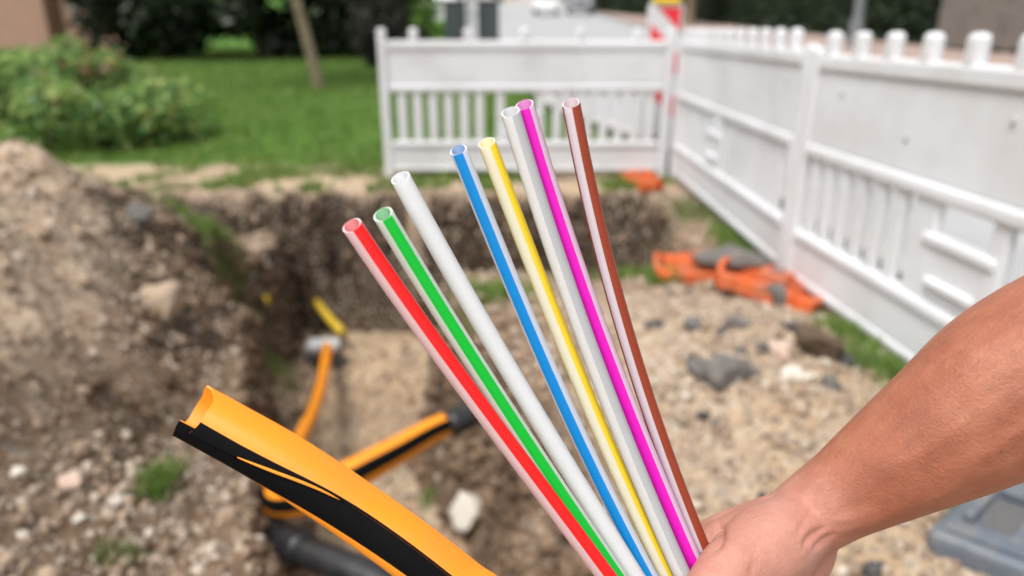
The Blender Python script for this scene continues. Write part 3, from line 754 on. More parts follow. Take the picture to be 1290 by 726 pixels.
tall_tree('reddish brown trunked tree behind the yellow beacon lamp', (8.9, 38.0, gz(8.9, 38)), 1.6, 1.4, 7.5, 2.4, 47, 'rust_leaf', 50, .2, 50, .7, None, trunk_r=.28)

# ------------------------------------------------------------------ street things
c0 = Vector((-.78, 14.2, gz(-.78, 14.2)))
for i, (dx, lab) in enumerate([(-.30, 'dark grey street cabinet left of the pale metal post'), (.33, 'dark grey street cabinet right of the pale metal post')]):
    t = empty('street_cabinet', (c0.x + dx, c0.y + .15, c0.z))
    part('body', box_me(.40, .32, 1.18, .02), M['cabinet_grey'], t, (0, 0, .62))
    part('roof', box_me(.44, .36, .05, .015), M['cabinet_grey'], t, (0, 0, 1.238))
    part('door', box_me(.34, .02, 1.05, .008), M['cabinet_grey'], t, (0, -.168, .62)); part('handle', box_me(.03, .03, .12, .008), M['dark_steel'], t, (.12, -.19, .70))
    tag(t, lab, 'cabinet', 'street cabinets by the road')
t = empty('metal_post', (c0.x, c0.y - .2, c0.z))
part('pole', cyl_me(.055, .055, 3.2, 16), M['post_grey'], t, (0, 0, -.1), smooth=False); part('base_collar', cyl_me(.09, .08, .12, 16, .01), M['post_grey'], t); part('cap', cyl_me(.06, .03, .05, 16), M['post_grey'], t, (0, 0, 3.1))
tag(t, 'pale metal post standing between two dark street cabinets', 'post')
lp = Vector((9.15, 20.0, 0)); lp.z = gz(9.15, 20) + .11
t = empty('lamp_post', lp)
part('pole', cyl_me(.13, .085, 5.2, 16), M['lamp_grey'], t); part('base', cyl_me(.19, .17, .7, 16, .02), M['lamp_grey'], t)
part('arm', box_me(1.2, .07, .07, .02), M['lamp_grey'], t, (-.55, 0, 5.2)); part('lamp_head', box_me(.55, .22, .10, .03), M['lamp_grey'], t, (-1.2, 0, 5.17))
tag(t, 'grey street lamp post before the dark hedge', 'lamp post')
# weathered slatted fence beyond the pavement
t = empty('garden_fence', (11.15, 19.4, gz(11.15, 19.4) + .05), rad(72))
t.rotation_euler = (0, 0, math.atan2(-4.5, .9) )
sme = box_me(4.2, .03, .088, .006)
for i in range(21): part('slat', sme, M['grey_wood'], t, (1.9, 0, .16 + i * .104))
for x in (-.2, 2.0, 4.1): part('post', box_me(.16, .16, 2.5, .015), M['dark_steel'] if x > 4 else M['grey_wood'], t, (x, .10, 1.15))
part('cap_board', box_me(4.4, .10, .05, .01), M['grey_wood'], t, (1.9, 0, 2.35))
tag(t, 'weathered grey horizontal slat fence beyond the pavement', 'fence')
hedge('dark hedge behind the weathered slat fence', (15.0, 9.0), (13.6, 18.8), 3.4, .8, 49, per=100)
# brick house wall far left
t = empty('brick_house', (-15.2, 20.5, gz(-15.2, 20.5)))
part('wall', box_me(7.5, 6, 3.4, .01), M['brick'], t, (-1.2, 3, 1.6))
part('wall', box_me(1.6, .4, 2.4, .01), M['brick'], t, (3.6, .6, 1.1))
bm = bmesh.new(); vs = [bm.verts.new(p) for p in [(-5.3, -.4, 3.3), (2.9, -.4, 3.3), (2.9, 6.4, 3.3), (-5.3, 6.4, 3.3), (-5.3, 3, 6.2), (2.9, 3, 6.2)]]
for q in [(0, 1, 5, 4), (2, 3, 4, 5), (1, 2, 5), (3, 0, 4), (3, 2, 1, 0)]: bm.faces.new([vs[i] for i in q])
part('roof', bm_mesh(bm), M['roof_tile'], t)
for x in (-3.4, -.6):
    w = part('window', box_me(1.1, .08, 1.2, .02), M['plaster'], t, (x, -.03, 1.7)); part('pane', box_me(.94, .02, 1.04), M['glass_dark'], w, (0, -.045, 0))
tag(t, 'red brick house wall behind the shrubs at the lawn edge', 'house')
# pale house closing the street
def house(label, loc, w, d, h, rz, seed):
    t = empty('house', loc, rz)
    part('wall', box_me(w, d, h, .01), M['plaster'], t, (0, d / 2, h / 2 - .3))
    bm = bmesh.new(); e = .4; vs = [bm.verts.new(p) for p in [(-w/2-e, -e, h-.3), (w/2+e, -e, h-.3), (w/2+e, d+e, h-.3), (-w/2-e, d+e, h-.3), (-w/2-e, d/2, h+d*.42), (w/2+e, d/2, h+d*.42)]]
    for q in [(0, 1, 5, 4), (2, 3, 4, 5), (1, 2, 5), (3, 0, 4), (3, 2, 1, 0)]: bm.faces.new([vs[i] for i in q])
    r = part('roof', bm_mesh(bm), M['roof_tile'], t); part('chimney', box_me(.6, .6, 1.4, .02), M['brick'], r, (w * .2, d / 2, h + d * .42 + .2))
    for zz in (1.3, 4.0):
        if zz > h - 1: continue
        for x in np.arange(-w / 2 + 1.4, w / 2 - 1, 2.3):
            f = part('window', box_me(1.15, .1, 1.3, .02), M['car_white'], t, (x, -.03, zz)); part('pane', box_me(.95, .02, 1.1), M['glass_dark'], f, (0, -.055, 0))
    dd = part('door', box_me(1.0, .1, 2.1, .02), M['grey_wood'], t, (0.1, -.04, .75)); part('handle', box_me(.04, .06, .14, .01), M['steel'], dd, (.38, -.08, 0))
    tag(t, label, 'house')
house('pale plastered house closing the far end of the street', (-1.5, 92, gz(-1.5, 92)), 13, 9, 6, rad(4), 1)
house('pale plastered house beyond the road behind the far green hedge', (14, 84, gz(14, 84)), 12, 9, 6, rad(-10), 2)
house('pale plastered house glimpsed behind the lime green shrub', (-9.0, 52, gz(-9, 52)), 9, 8, 5.6, rad(8), 3)
# parked cars at the top of the street
def car(label, loc, rz, paint, van=False):
    t = empty('parked_car', loc, rz)
    L, W_ = (4.9, 1.9) if van else (4.3, 1.75)
    prof = [(-.5, .32), (-.5, .75), (-.47, 1.0), (-.40, 1.9), (.22, 1.92), (.36, 1.12), (.49, .92), (.5, .35)] if van else [(-.5, .35), (-.5, .72), (-.46, .92), (-.36, .96), (-.24, 1.42), (.10, 1.45), (.25, .98), (.46, .86), (.5, .66), (.5, .35)]
    bm = bmesh.new()
    A = [bm.verts.new((x * L, -W_ / 2 * (.86 if z > 1.1 else 1), z)) for x, z in prof]; B = [bm.verts.new((x * L, W_ / 2 * (.86 if z > 1.1 else 1), z)) for x, z in prof]
    bm.faces.new(A); bm.faces.new(B[::-1])
    for i in range(len(prof)): j = (i + 1) % len(prof); bm.faces.new((A[i], B[i], B[j], A[j]))
    bmesh.ops.recalc_face_normals(bm, faces=bm.faces[:]); bmesh.ops.bevel(bm, geom=bm.edges[:], offset=.05, segments=2, affect='EDGES')
    part('body', bm_mesh(bm), paint, t)
    zt = 1.42 if van else 1.18
    for s in (-1, 1):
        part('side_window', box_me(L * (.34 if not van else .2), .02, .34 if not van else .5, .004), M['glass_dark'], t, (-.02 * L if not van else .16 * L, s * (W_ / 2 * .93 + .02), zt), (s * rad(10), 0, 0))
        for x in (-.31, .31):
            w = part('wheel', cyl_me(.32, .32, .2, 20, .03), M['tyre'], t, (x * L, s * (W_ / 2 - .12) - .1 * 0, .32), (rad(90), 0, 0)); w.location.y = s * (W_ / 2 - .1) + .1
            part('rim', cyl_me(.19, .17, .21, 16), M['steel'], w, (0, 0, -.005))
    part('windscreen', box_me(.02, W_ * .78, .5, .004), M['glass_dark'], t, (.295 * L if van else .178 * L, 0, 1.5 if van else 1.21), (0, rad(-28 if van else -53), 0))
    part('rear_window', box_me(.02, W_ * .75, .42, .004), M['glass_dark'], t, (-.445 * L if van else -.305 * L, 0, 1.5 if van else 1.19), (0, rad(10 if van else 38), 0))
    for s in (-1, 1):
        part('headlight', box_me(.05, .34, .14, .02), M['car_white'], t, (.495 * L, s * W_ * .33, .75)); part('tail_light', box_me(.05, .2, .2, .02), M['red_film'], t, (-.5 * L, s * W_ * .38, .8))
    tag(t, label, 'car', 'cars parked up the street')
car('white parked car at the top of the street', (2.6, 58, gz(2.6, 58) + .03), rad(-95), M['car_white'])
car('grey parked van at the top of the street beside the white car', (5.3, 60, gz(5.3, 60) + .03), rad(-92), M['car_grey'], True)
car('white parked car half hidden behind the street cabinets', (-3.6, 36, gz(-3.6, 36) + .02), rad(-80), M['car_white'], True)

# ------------------------------------------------------------------ things in the pit
def path_at(rows, n): return catmull(np.array([[*at(px, py, d)] for px, py, d in rows]), n)[0]
# the orange duct that leaves the coupling and turns back to rest on the bank
t = empty('orange_duct', at(412, 440, 4.35))
t0 = t.location.copy()
A = [(412, 438, 4.35), (405, 480, 3.75), (394, 517, 3.25), (378, 553, 2.78), (356, 592, 2.40), (340, 614, 2.18), (339, 627, 2.03), (356, 634, 1.92), (392, 626, 1.86), (440, 600, 1.90), (500, 568, 2.0), (550, 540, 2.1), (583, 527, 2.16)]
P = path_at(A, 120); rr = np.interp(np.linspace(0, 1, 120), [0, .35, .6, .68, .75, .85, 1], [.034, .032, .028, .026, .034, .046, .034])
sh = link('sheath', sweep(P - np.array(t0), rr, 20, ref=np.array([0, 0, CAM_Z]) - np.array(t0)), M['orange_duct'], t, smooth=True)
def ribbon(P, off_ang, half, rr, n=7, lift=.0025, ref=(0, 0, CAM_Z)):
    T, F, S = frames(P, ref); a = off_ang + np.linspace(-half, half, n)
    v = P[:, None] + (rr + lift)[:, None, None] * (np.cos(a)[None, :, None] * F[:, None] + np.sin(a)[None, :, None] * S[:, None])
    m = len(P); ii = np.arange(m * n).reshape(m, n)
    return mesh_np('ribbon', v.reshape(-1, 3), np.stack([ii[:-1, :-1], ii[:-1, 1:], ii[1:, 1:], ii[1:, :-1]], -1).reshape(-1, 4))
SS = P[70:120]
link('black_stripe', ribbon(SS - np.array(t0), .10, .40, rr[70:120], ref=np.array([0, 0, CAM_Z]) - np.array(t0)), M['black_duct'], t, smooth=True)
link('black_stripe', ribbon(P[:52] - np.array(t0), 1.35, .55, rr[:52], ref=np.array([0, 0, CAM_Z]) - np.array(t0)), M['black_duct'], t, smooth=True)
Q = path_at([(566, 536, 2.10), (584, 527, 2.13), (600, 519, 2.2), (616, 511, 2.24)], 12)
link('black_end_cap', sweep(Q - np.array(t0), np.r_[.042, np.full(10, .040), .035], 18), M['black_pipe'], t, smooth=True)
tag(t, 'orange duct with black stripe lying in the pit, bent back to a black capped end', 'duct')
# coupling with bracket
cp = at(408, 436, 4.45)
t = empty('pipe_coupling', (cp.x, cp.y, height(cp.x, cp.y)))
part('top_plate', box_me(.20, .12, .055, .015), M['steel'], t, (0, 0, cp.z - t.location.z + .005))
for s in (-1, 1): part('side_cheek', box_me(.055, .11, .17, .012), M['dark_steel'], t, (s * .085, 0, cp.z - t.location.z - .09))
part('base_block', box_me(.24, .14, max(.02, cp.z - t.location.z - .10), .01), M['dark_steel'], t, (0, .03, max(.02, cp.z - t.location.z - .10) / 2 - .02))
tag(t, 'grey metal coupling clamp on the pit floor at the duct end', 'coupling')
# yellow pipe
P = path_at([(388, 366, 5.1), (397, 379, 4.95), (414, 400, 4.75), (432, 420, 4.6)], 24)
t = empty('yellow_pipe', P[-1]); t0 = np.array(P[-1])
link('pipe', sweep(P - t0, .026, 16), M['yellow_pipe'], t, smooth=True); link('end_collar', sweep((P - t0)[-4:], .031, 16), M['yellow_pipe'], t, smooth=True)
tag(t, 'short dusty yellow pipe sticking out of the far pit wall', 'pipe')
q = gp(335, 382)
v, f = ico(2); o = link('yellow_tag', mesh_np('yellow_tag', v * np.array([.028, .012, .036]), f), M['yellow_lens']); o.location = (q.x, q.y - .01, q.z + .02)
tag(o, 'small yellow marker tag on the pit wall', 'tag')
# black pipe low in the pit
P = path_at([(338, 640, 2.1), (352, 672, 1.95), (385, 694, 1.83), (430, 712, 1.75), (490, 740, 1.68), (540, 790, 1.6)], 40)
t = empty('black_pipe', P[0]); t0 = np.array(P[0])
link('pipe', sweep(P - t0, .040, 20), M['black_pipe'], t, smooth=True); link('collar', sweep((P - t0)[12:18], .047, 20), M['black_pipe'], t, smooth=True)
tag(t, 'black plastic pipe half hidden under the orange sheath', 'pipe')
# grey case at the lower right
cx = Vector((1.10, 1.22, 0)); cx.z = height(1.10, 1.22) - .06
t = empty('plastic_case', (cx.x, cx.y, cx.z + .0), rad(33)); t.rotation_euler = Euler((rad(-6), rad(3), rad(40))); t.scale = (.80,) * 3
part('lid', box_me(.46, .34, .10, .022, 3), M['grey_case'], t, (0, 0, .09))
part('base', box_me(.44, .32, .05, .012), M['grey_case'], t, (0, 0, .025))
part('lid_rim', box_me(.40, .28, .016, .006), M['grey_case'], t, (0, 0, .146))
part('grip', box_me(.20, .026, .030, .009), M['grey_case'], t, (-.05, .10, .172)); part('grip_post', box_me(.026, .085, .030, .009), M['grey_case'], t, (.062, .045, .172)); part('grip_recess_shade', box_me(.17, .07, .006, .002), M['dark_steel'], t, (-.05, .04, .156))  # shade of the grip recess is a thin dark plate, nothing is sunk
part('latch', box_me(.06, .02, .06, .006), M['dark_steel'], t, (.1, -.176, .07)); part('latch', box_me(.06, .02, .06, .006), M['dark_steel'], t, (-.1, -.176, .07))
tag(t, 'dusty grey plastic case lying below the forearm', 'case')
P, _ = catmull(np.array([(1.22, 1.46, .10), (1.34, 1.42, .11), (1.55, 1.30, .08)]), 12); P[:, 2] += height(1.3, 1.4) - .02
t = empty('dark_hose', P[0]); link('hose', sweep(P - P[0], .028, 16), M['dark_steel'], t, smooth=True); link('coupling_ring', sweep((P - P[0])[:3], .034, 16), M['black_pipe'], t, smooth=True)
tag(t, 'dark grey hose end behind the grey plastic case', 'hose')

# ------------------------------------------------------------------ the opened orange sheath in front
def open_sheath():
    rows = [(239, 517, .455), (290, 545, .455), (345, 576, .455), (400, 611, .455), (460, 652, .455), (520, 695, .452), (580, 742, .45), (650, 800, .445)]
    Pn = [list(at(*r)) for r in rows]
    e = Vector(Pn[-1]); Pn += [list(e + Vector((.06, -.01, -.10))), list(e + Vector((.10, .02, -.30))), list(e + Vector((.10, .06, -.55))), list(e + Vector((.08, .10, -.80)))]
    NS = 260
    P, S_ = catmull(np.array(Pn), NS)
    px = S_ / .455 * FPX                               # distance from the tip in photo pixels
    T, F, Sd = frames(P, (0, 0, CAM_Z))
    if Sd[5] @ np.array(CU) > 0: Sd = -Sd              # side vector points to the lower edge
    asin = lambda u: math.asin(max(-1, min(1, u)))
    slit = np.interp(px, [0, 70, 160, 215, 600], [asin(.62), asin(.58), asin(.22), asin(-.08), asin(-.10)])
    up = np.minimum(np.interp(px, [0, 60, 150, 215, 600], [asin(.14), asin(.20), asin(.12), asin(-.16), asin(-.14)]), slit - .06)
    lo = np.interp(px, [0, 60, 110, 200, 430, 900], [rad(128), rad(112), rad(84), rad(58), rad(42), rad(40)])
    lo = np.maximum(lo, slit + .25)
    def soft(a):
        k = np.hanning(31); k /= k.sum(); return np.convolve(np.pad(a, 15, mode='edge'), k, 'valid')
    slit, up, lo = soft(slit), soft(up), soft(lo)
    R0 = .0187; th = .0014
    nA, nB, nC = 10, 60, 16
    # outer flap edge at 'slit', going up over the top (decreasing angle), round the back to slit - 2 pi + small overlap underneath
    cols = []; mats = []
    for k in range(nA + 1): cols.append(slit + (up - slit) * k / nA)
    for k in range(1, nB + 1): cols.append(up + (lo - 2 * np.pi - up) * k / nB)
    endA = slit - 2 * np.pi - .16
    for k in range(1, nC + 1): cols.append(lo - 2 * np.pi + (endA - (lo - 2 * np.pi)) * k / nC)
    A_ = np.array(cols); nc = len(A_)                  # (nc, NS)
    frac = (slit[None] - A_) / (2 * np.pi + .16)
    gap = np.interp(px, [0, 60, 140, 230, 300], [.0012, .0020, .0022, .0012, .0008])
    Rr = R0 + gap[None] * np.clip(1 - frac * 3.0, 0, 1) - .0014 * np.clip((frac - .72) / .28, 0, 1)
    # oblique, slightly uneven cut at the end
    skew = np.where(np.cos(A_) > 0, .0135 * np.abs(np.cos(A_)) ** .8, -.0012 * np.abs(np.cos(A_)))
    skew[nA + nB - 6:] *= np.r_[np.linspace(1, .12, 7), np.full(nc - nA - nB - 1, .12)][:, None]
    skew = skew + .0003 * np.sin(A_ * 7)
    fade = np.clip(1 - np.arange(NS) / 24, 0, 1)
    shift = skew * fade[None]
    def shell(rad_off):
        r_ = Rr + rad_off
        fl = .66 * (1 - .60 * np.clip(-np.sin(A_), 0, 1) ** 2.2)
        return P[None] + (np.cos(A_) * r_ * fl)[..., None] * F[None] + (np.sin(A_) * r_)[..., None] * Sd[None] + shift[..., None] * T[None]
    O, I = shell(0), shell(-th)
    v = np.concatenate([O.reshape(-1, 3), I.reshape(-1, 3)]); n0 = nc * NS
    f, m = [], []
    idx = np.arange(n0).reshape(nc, NS)
    for i in range(nc - 1):
        mat = 1 if (i < nA or i >= nA + nB) else 0
        for j in range(NS - 1):
            f.append((idx[i, j], idx[i, j + 1], idx[i + 1, j + 1], idx[i + 1, j])); m.append(mat)
            f.append((n0 + idx[i, j], n0 + idx[i + 1, j], n0 + idx[i + 1, j + 1], n0 + idx[i, j + 1])); m.append(0)
        f.append((idx[i, 0], idx[i + 1, 0], n0 + idx[i + 1, 0], n0 + idx[i, 0])); m.append(0)
    for j in range(NS - 1):
        f.append((idx[0, j], n0 + idx[0, j], n0 + idx[0, j + 1], idx[0, j + 1])); m.append(0)
        f.append((idx[-1, j], idx[-1, j + 1], n0 + idx[-1, j + 1], n0 + idx[-1, j])); m.append(0)
    j0, j1 = np.searchsorted(px, 66), np.searchsorted(px, 222)
    global CUT
    CUT = O[0, j0:j1] - P[-1]
    v = v - P[-1]
    me = mesh_np('orange_sheath', v, np.array(f))
    # split by colour into the two parts
    return me, np.array(m), P[-1]
me, mi, org = open_sheath()
t = empty('orange_sheath', org)
fa = np.array([p.vertices[:] for p in me.polygons]); va = np.array([x.co[:] for x in me.vertices])
for nm, k, mt in (('sheath_wall', 0, 'orange_duct'), ('black_stripe', 1, 'black_duct')):
    ff = fa[mi == k]; u, inv = np.unique(ff, return_inverse=True)
    link(nm, mesh_np(nm, va[u], inv.reshape(-1, 4)), M[mt], t, smooth=True).data.set_sharp_from_angle(angle=rad(38))
k_ = np.sin(np.linspace(.05, np.pi - .05, len(CUT))) ** .6
link('cut_edge', sweep(CUT, .0010 * k_ + .0001, 10, ref=np.array([0, 0, CAM_Z]) - org), M['orange_duct'], t, smooth=True)
tag(t, 'slit orange duct sheath with broad black stripe, its cut end open', 'duct sheath')

# ------------------------------------------------------------------ the eight coloured tubes
COL = {'red': (.88, .012, .012), 'green': (.0, .50, .035), 'white': None, 'blue': (.0, .25, .66), 'yellow': (.90, .66, .03), 'grey': (.50, .515, .545), 'magenta': (.80, .010, .55), 'brown': (.33, .055, .022)}
TINT = {'red': (.87, .73, .76), 'green': (.84, .89, .87), 'white': (.84, .855, .87), 'blue': (.85, .88, .94), 'yellow': (.89, .885, .77), 'grey': (.89, .89, .88), 'magenta': (.89, .79, .90), 'brown': (.86, .82, .87)}
TUBES = [
    ('red', [(443, 284), (503, 371), (582, 482), (664, 592), (764, 726), (812, 792)], .352, .392, .0052, [(-.20, .93)], (868, 880)),
    ('green', [(482, 270), (544, 370), (613, 482), (686, 592), (778, 726), (824, 795)], .352, .400, .0052, [(-.37, .66)], (873, 885)),
    ('white', [(504, 224), (524, 260), (586, 370), (650, 482), (717, 592), (801, 726), (843, 795)], .362, .408, .0052, [], (885, 880)),
    ('blue', [(577, 189), (606, 260), (652, 370), (677, 435), (698, 480), (749, 592), (820, 726), (856, 795)], .372, .416, .0047, [(-.78, .33)], (893, 885)),
    ('yellow', [(613, 180), (659, 300), (711, 433), (766, 565), (778, 592), (841, 726), (871, 790)], .374, .422, .0047, [(.18, 1.25), (-1.3, -.93)], (904, 880)),
    ('grey', [(643, 141), (667, 222), (695, 300), (740, 435), (790, 565), (804, 595), (862, 726), (886, 785)], .368, .416, .0050, [(.02, 1.2)], (915, 880)),
    ('magenta', [(661, 132), (686, 222), (716, 300), (761, 435), (812, 565), (824, 590), (878, 715), (905, 778)], .374, .424, .0050, [(-1.0, .42)], (926, 882)),
    ('brown', [(719, 130), (737, 222), (757, 300), (792, 435), (834, 565), (845, 590), (888, 695), (915, 765)], .378, .430, .0049, [(.02, 1.35)], (936, 878)),
]
def tube(col, pts, d0, d1, r, stripes, lowpt):
    y0, y1 = pts[0][1], pts[-1][1]
    cf = np.polyfit([p[1] for p in pts], [p[0] for p in pts], 3)
    pts = [(float(np.polyval(cf, y)), float(y)) for y in np.linspace(y0, y1, 9)]
    rows = [list(at(x, y, d0 + (d1 - d0) * (y - y0) / (y1 - y0))) for x, y in pts]
    lp = at(lowpt[0], lowpt[1], .422); rows.append(list(lp))
    k = (lowpt[0] - 900) * .0004
    rows += [list(lp + Vector((.035 + k, -.01, -.07))), list(lp + Vector((.06 + k * 1.5, .03, -.25))), list(lp + Vector((.05 + k * 2, .10, -.45)))]
    NS = 150; P, S_ = catmull(np.array(rows), NS)
    T, F, Sd = frames(P, (0, 0, CAM_Z))
    if Sd[5] @ np.array(CR) < 0: Sd = -Sd
    sk = np.zeros(NS); sk[0] = .55 * r; sk[1] = .15 * r                # the cutter went through a little aslant
    org = P[-1]
    tt = empty('coloured_tube' if stripes else 'plain_tube', org)
    n = 40; a = np.linspace(0, 2 * np.pi, n, endpoint=False); ri = r * .78
    def ring(rr, i, fade=0): return P[i] + rr * (np.cos(a)[:, None] * F[i] + np.sin(a)[:, None] * Sd[i]) + sk[i] * np.cos(a)[:, None] * T[i]
    bm = bmesh.new(); rings_o = [[bm.verts.new(q - org) for q in ring(r, i)] for i in range(NS)]
    rings_i = [[bm.verts.new(q - org) for q in ring(ri, i)] for i in range(NS)]
    for R_, flip in ((rings_o, False), (rings_i, True)):
        for i in range(NS - 1):
            for j in range(n):
                q = (R_[i][j], R_[i][(j + 1) % n], R_[i + 1][(j + 1) % n], R_[i + 1][j]); bm.faces.new(q[::-1] if flip else q)
    for e, fl in ((0, 0), (NS - 1, 1)):
        for j in range(n):
            q = (rings_o[e][j], rings_i[e][j], rings_i[e][(j + 1) % n], rings_o[e][(j + 1) % n]); bm.faces.new(q[::-1] if fl else q)
    bmesh.ops.recalc_face_normals(bm, faces=bm.faces[:])
    if 'milky_' + col not in M: M['milky_' + col] = duct_wall('milky_' + col, None, TINT[col])
    me_ = bm_mesh(bm); wall_ = link('wall', me_, M['milky_' + col], tt, smooth=True); me_.set_sharp_from_angle(angle=rad(40))
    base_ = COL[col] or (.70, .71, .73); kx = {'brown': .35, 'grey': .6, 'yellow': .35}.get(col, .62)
    if 'bore_' + col not in M: M['bore_' + col] = duct_wall('bore_' + col, tuple((.92 if col in ('yellow', 'white', 'grey', 'brown') else .78) * (kx * c_ + (1 - kx) * w_) for c_, w_ in zip(base_, TINT[col])))  # bore colour deepened: shade of the hollow and stripe-tinted light painted in
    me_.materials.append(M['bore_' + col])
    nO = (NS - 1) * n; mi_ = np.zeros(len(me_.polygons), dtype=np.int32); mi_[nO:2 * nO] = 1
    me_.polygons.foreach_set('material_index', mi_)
    bm_edges = None
    if stripes:
        if 'duct_' + col not in M: M['duct_' + col] = duct_wall('duct_' + col, COL[col])
        def ang(u): return math.asin(u) if abs(u) <= 1 else math.copysign(math.pi / 2 + (abs(u) - 1) * 1.6, u)
        al = [(ang(u0), ang(u1)) for u0, u1 in stripes]
        if col != 'yellow': al.append((al[0][0] + math.pi, al[0][1] + math.pi))       # ducts carry the stripe on both sides
        for a0, a1 in al:
            m = 14; aa = np.linspace(a0, a1, m); vv = []
            for rr in (r + .00012,):
                vv.append(P[:, None] + rr * (np.cos(aa)[None, :, None] * F[:, None] + np.sin(aa)[None, :, None] * Sd[:, None]) + (sk[:, None] * np.cos(aa)[None])[..., None] * T[:, None])
            v = vv[0].reshape(-1, 3) - org; n0 = NS * m
            ii = np.arange(n0).reshape(NS, m); f = np.stack([ii[:-1, :-1], ii[:-1, 1:], ii[1:, 1:], ii[1:, :-1]], -1).reshape(-1, 4)
            # starts 0.3 mm below the cut so the rim stays milky
            link('stripe', mesh_np('stripe', v, f), M['duct_' + col], tt, smooth=True)
    return tt
LB = {'red': 'clear tube with a broad red stripe, first and shortest of the fan', 'green': 'clear tube with a green stripe, second of the fan beside the red one',
      'white': 'plain white tube without a stripe, between the green and blue tubes', 'blue': 'clear tube with a bright blue stripe, between white and yellow tubes',
      'yellow': 'cream tube with a yellow stripe, between blue and grey tubes', 'grey': 'clear tube with a pale grey stripe touching the magenta tube',
      'magenta': 'clear tube with a magenta stripe touching the grey tube', 'brown': 'clear tube with a reddish brown stripe, last of the fan'}
for row in TUBES: tag(tube(*row), LB[row[0]], 'tube', 'coloured tubes held in the hand')

# ------------------------------------------------------------------ the arm and hand: one continuous body
def capsule_bm(bm, chain, n=20):
    """tapered tube with round ends through (point, radius) rows"""
    Pn = np.array([[*p, r] for p, r in chain])
    Q, _ = catmull(Pn, max(12, 8 * len(Pn)))
    pts, rr = Q[:, :3], Q[:, 3]
    T = np.gradient(pts, axis=0); T /= np.linalg.norm(T, axis=1)[:, None]
    ext_p, ext_r = [], []
    for k in (1.0, .94, .8, .55, .28):                 # round start
        ext_p.append(pts[0] - T[0] * rr[0] * k); ext_r.append(rr[0] * math.sqrt(max(1e-4, 1 - k * k)))
    end_p, end_r = [], []
    for k in (.28, .55, .8, .94, 1.0):
        end_p.append(pts[-1] + T[-1] * rr[-1] * k); end_r.append(rr[-1] * math.sqrt(max(1e-4, 1 - k * k)))
    pts = np.vstack([ext_p, pts, end_p]); rr = np.r_[ext_r, rr, end_r]
    TT = np.vstack([[T[0]] * 5, T, [T[-1]] * 5])
    ref = np.array([.13, .71, .37]); prev = None; rings = []
    for p, r, t_ in zip(pts, rr, TT):
        u = np.cross(t_, ref if prev is None else np.cross(prev, t_)); u /= np.linalg.norm(u) + 1e-12
        w = np.cross(t_, u); prev = u
        rings.append([bm.verts.new(p + r * (math.cos(a) * u + math.sin(a) * w)) for a in np.linspace(0, 2 * np.pi, n, endpoint=False)])
    for i in range(len(rings) - 1):
        for j in range(n): bm.faces.new((rings[i][j], rings[i][(j + 1) % n], rings[i + 1][(j + 1) % n], rings[i + 1][j]))
    bm.faces.new(rings[0][::-1]); bm.faces.new(rings[-1])
A3 = lambda px, py, d, r: (np.array(at(px, py, d)), r)
bm = bmesh.new()
W_ = A3(1018, 652, .448, .0240)
elbow = np.array(at(1520, 380, .375)); shoulder = elbow + np.array([.16, -.06, .24])
capsule_bm(bm, [(shoulder, .058), ((shoulder + elbow) / 2, .050), (elbow, .044)])
capsule_bm(bm, [(elbow, .044), A3(1400, 424, .385, .0485), A3(1290, 480, .400, .0485), A3(1200, 537, .416, .0415), A3(1110, 592, .434, .0325), A3(1055, 627, .443, .0265), W_])
capsule_bm(bm, [A3(1290, 440, .43, .036), A3(1180, 520, .44, .030), A3(1080, 590, .452, .022), A3(1010, 640, .456, .019)])
MC = [A3(882, 690, .462, .0150), A3(893, 757, .466, .0150), A3(914, 822, .463, .0140), A3(945, 882, .456, .0125)]
for i, mc in enumerate(MC):
    ctrl = (W_[0] * .45 + mc[0] * .55 + np.array(CF) * .004, .0175)
    capsule_bm(bm, [(W_[0] + np.array([0, 0, -.008 * i]), .0205), ctrl, mc])
capsule_bm(bm, [A3(1006, 664, .452, .0215), A3(984, 735, .452, .0225), A3(970, 830, .450, .019), A3(958, 880, .452, .014)])      # heel of the hand
capsule_bm(bm, [A3(900, 700, .462, .014), A3(908, 770, .464, .015), A3(925, 840, .461, .014)])
# thumb with its ball
capsule_bm(bm, [A3(1005, 664, .440, .0215), A3(962, 692, .426, .0245), A3(922, 716, .412, .0185), A3(885, 756, .400, .0142), A3(845, 803, .394, .0122), A3(808, 832, .400, .0098)])
capsule_bm(bm, [A3(985, 690, .436, .022), A3(950, 730, .430, .022), A3(925, 770, .428, .018)])
capsule_bm(bm, [A3(960, 668, .446, .018), A3(915, 682, .450, .0145), A3(890, 690, .455, .0135)])                                   # web
FING = [[(882, 690, .462, .0148), (790, 742, .466, .0108), (762, 776, .428, .0098), (798, 792, .392, .0082)],
        [(893, 757, .466, .0148), (800, 812, .470, .0110), (772, 842, .428, .0100), (812, 858, .394, .0084)],
        [(914, 822, .463, .0138), (828, 882, .465, .0102), (804, 908, .427, .0093), (842, 918, .397, .0080)],
        [(945, 882, .456, .0124), (868, 937, .453, .0090), (848, 958, .425, .0082), (884, 964, .402, .0070)]]
for ch in FING: capsule_bm(bm, [A3(*r) for r in ch], 16)
me = bm_mesh(bm, 'person')
body = link('person', me, M['skin'])
rm = body.modifiers.new('remesh', 'REMESH'); rm.mode = 'VOXEL'; rm.voxel_size = .0015; rm.use_smooth_shade = True
smo = body.modifiers.new('smooth', 'SMOOTH'); smo.factor = .5; smo.iterations = 12
dg = bpy.context.evaluated_depsgraph_get()
me2 = bpy.data.meshes.new_from_object(body.evaluated_get(dg))
body.modifiers.clear(); body.data = me2
me2.polygons.foreach_set('use_smooth', np.ones(len(me2.polygons), dtype=bool))
co = np.empty(len(me2.vertices) * 3, dtype=np.float32); me2.vertices.foreach_get('co', co); co = co.reshape(-1, 3)
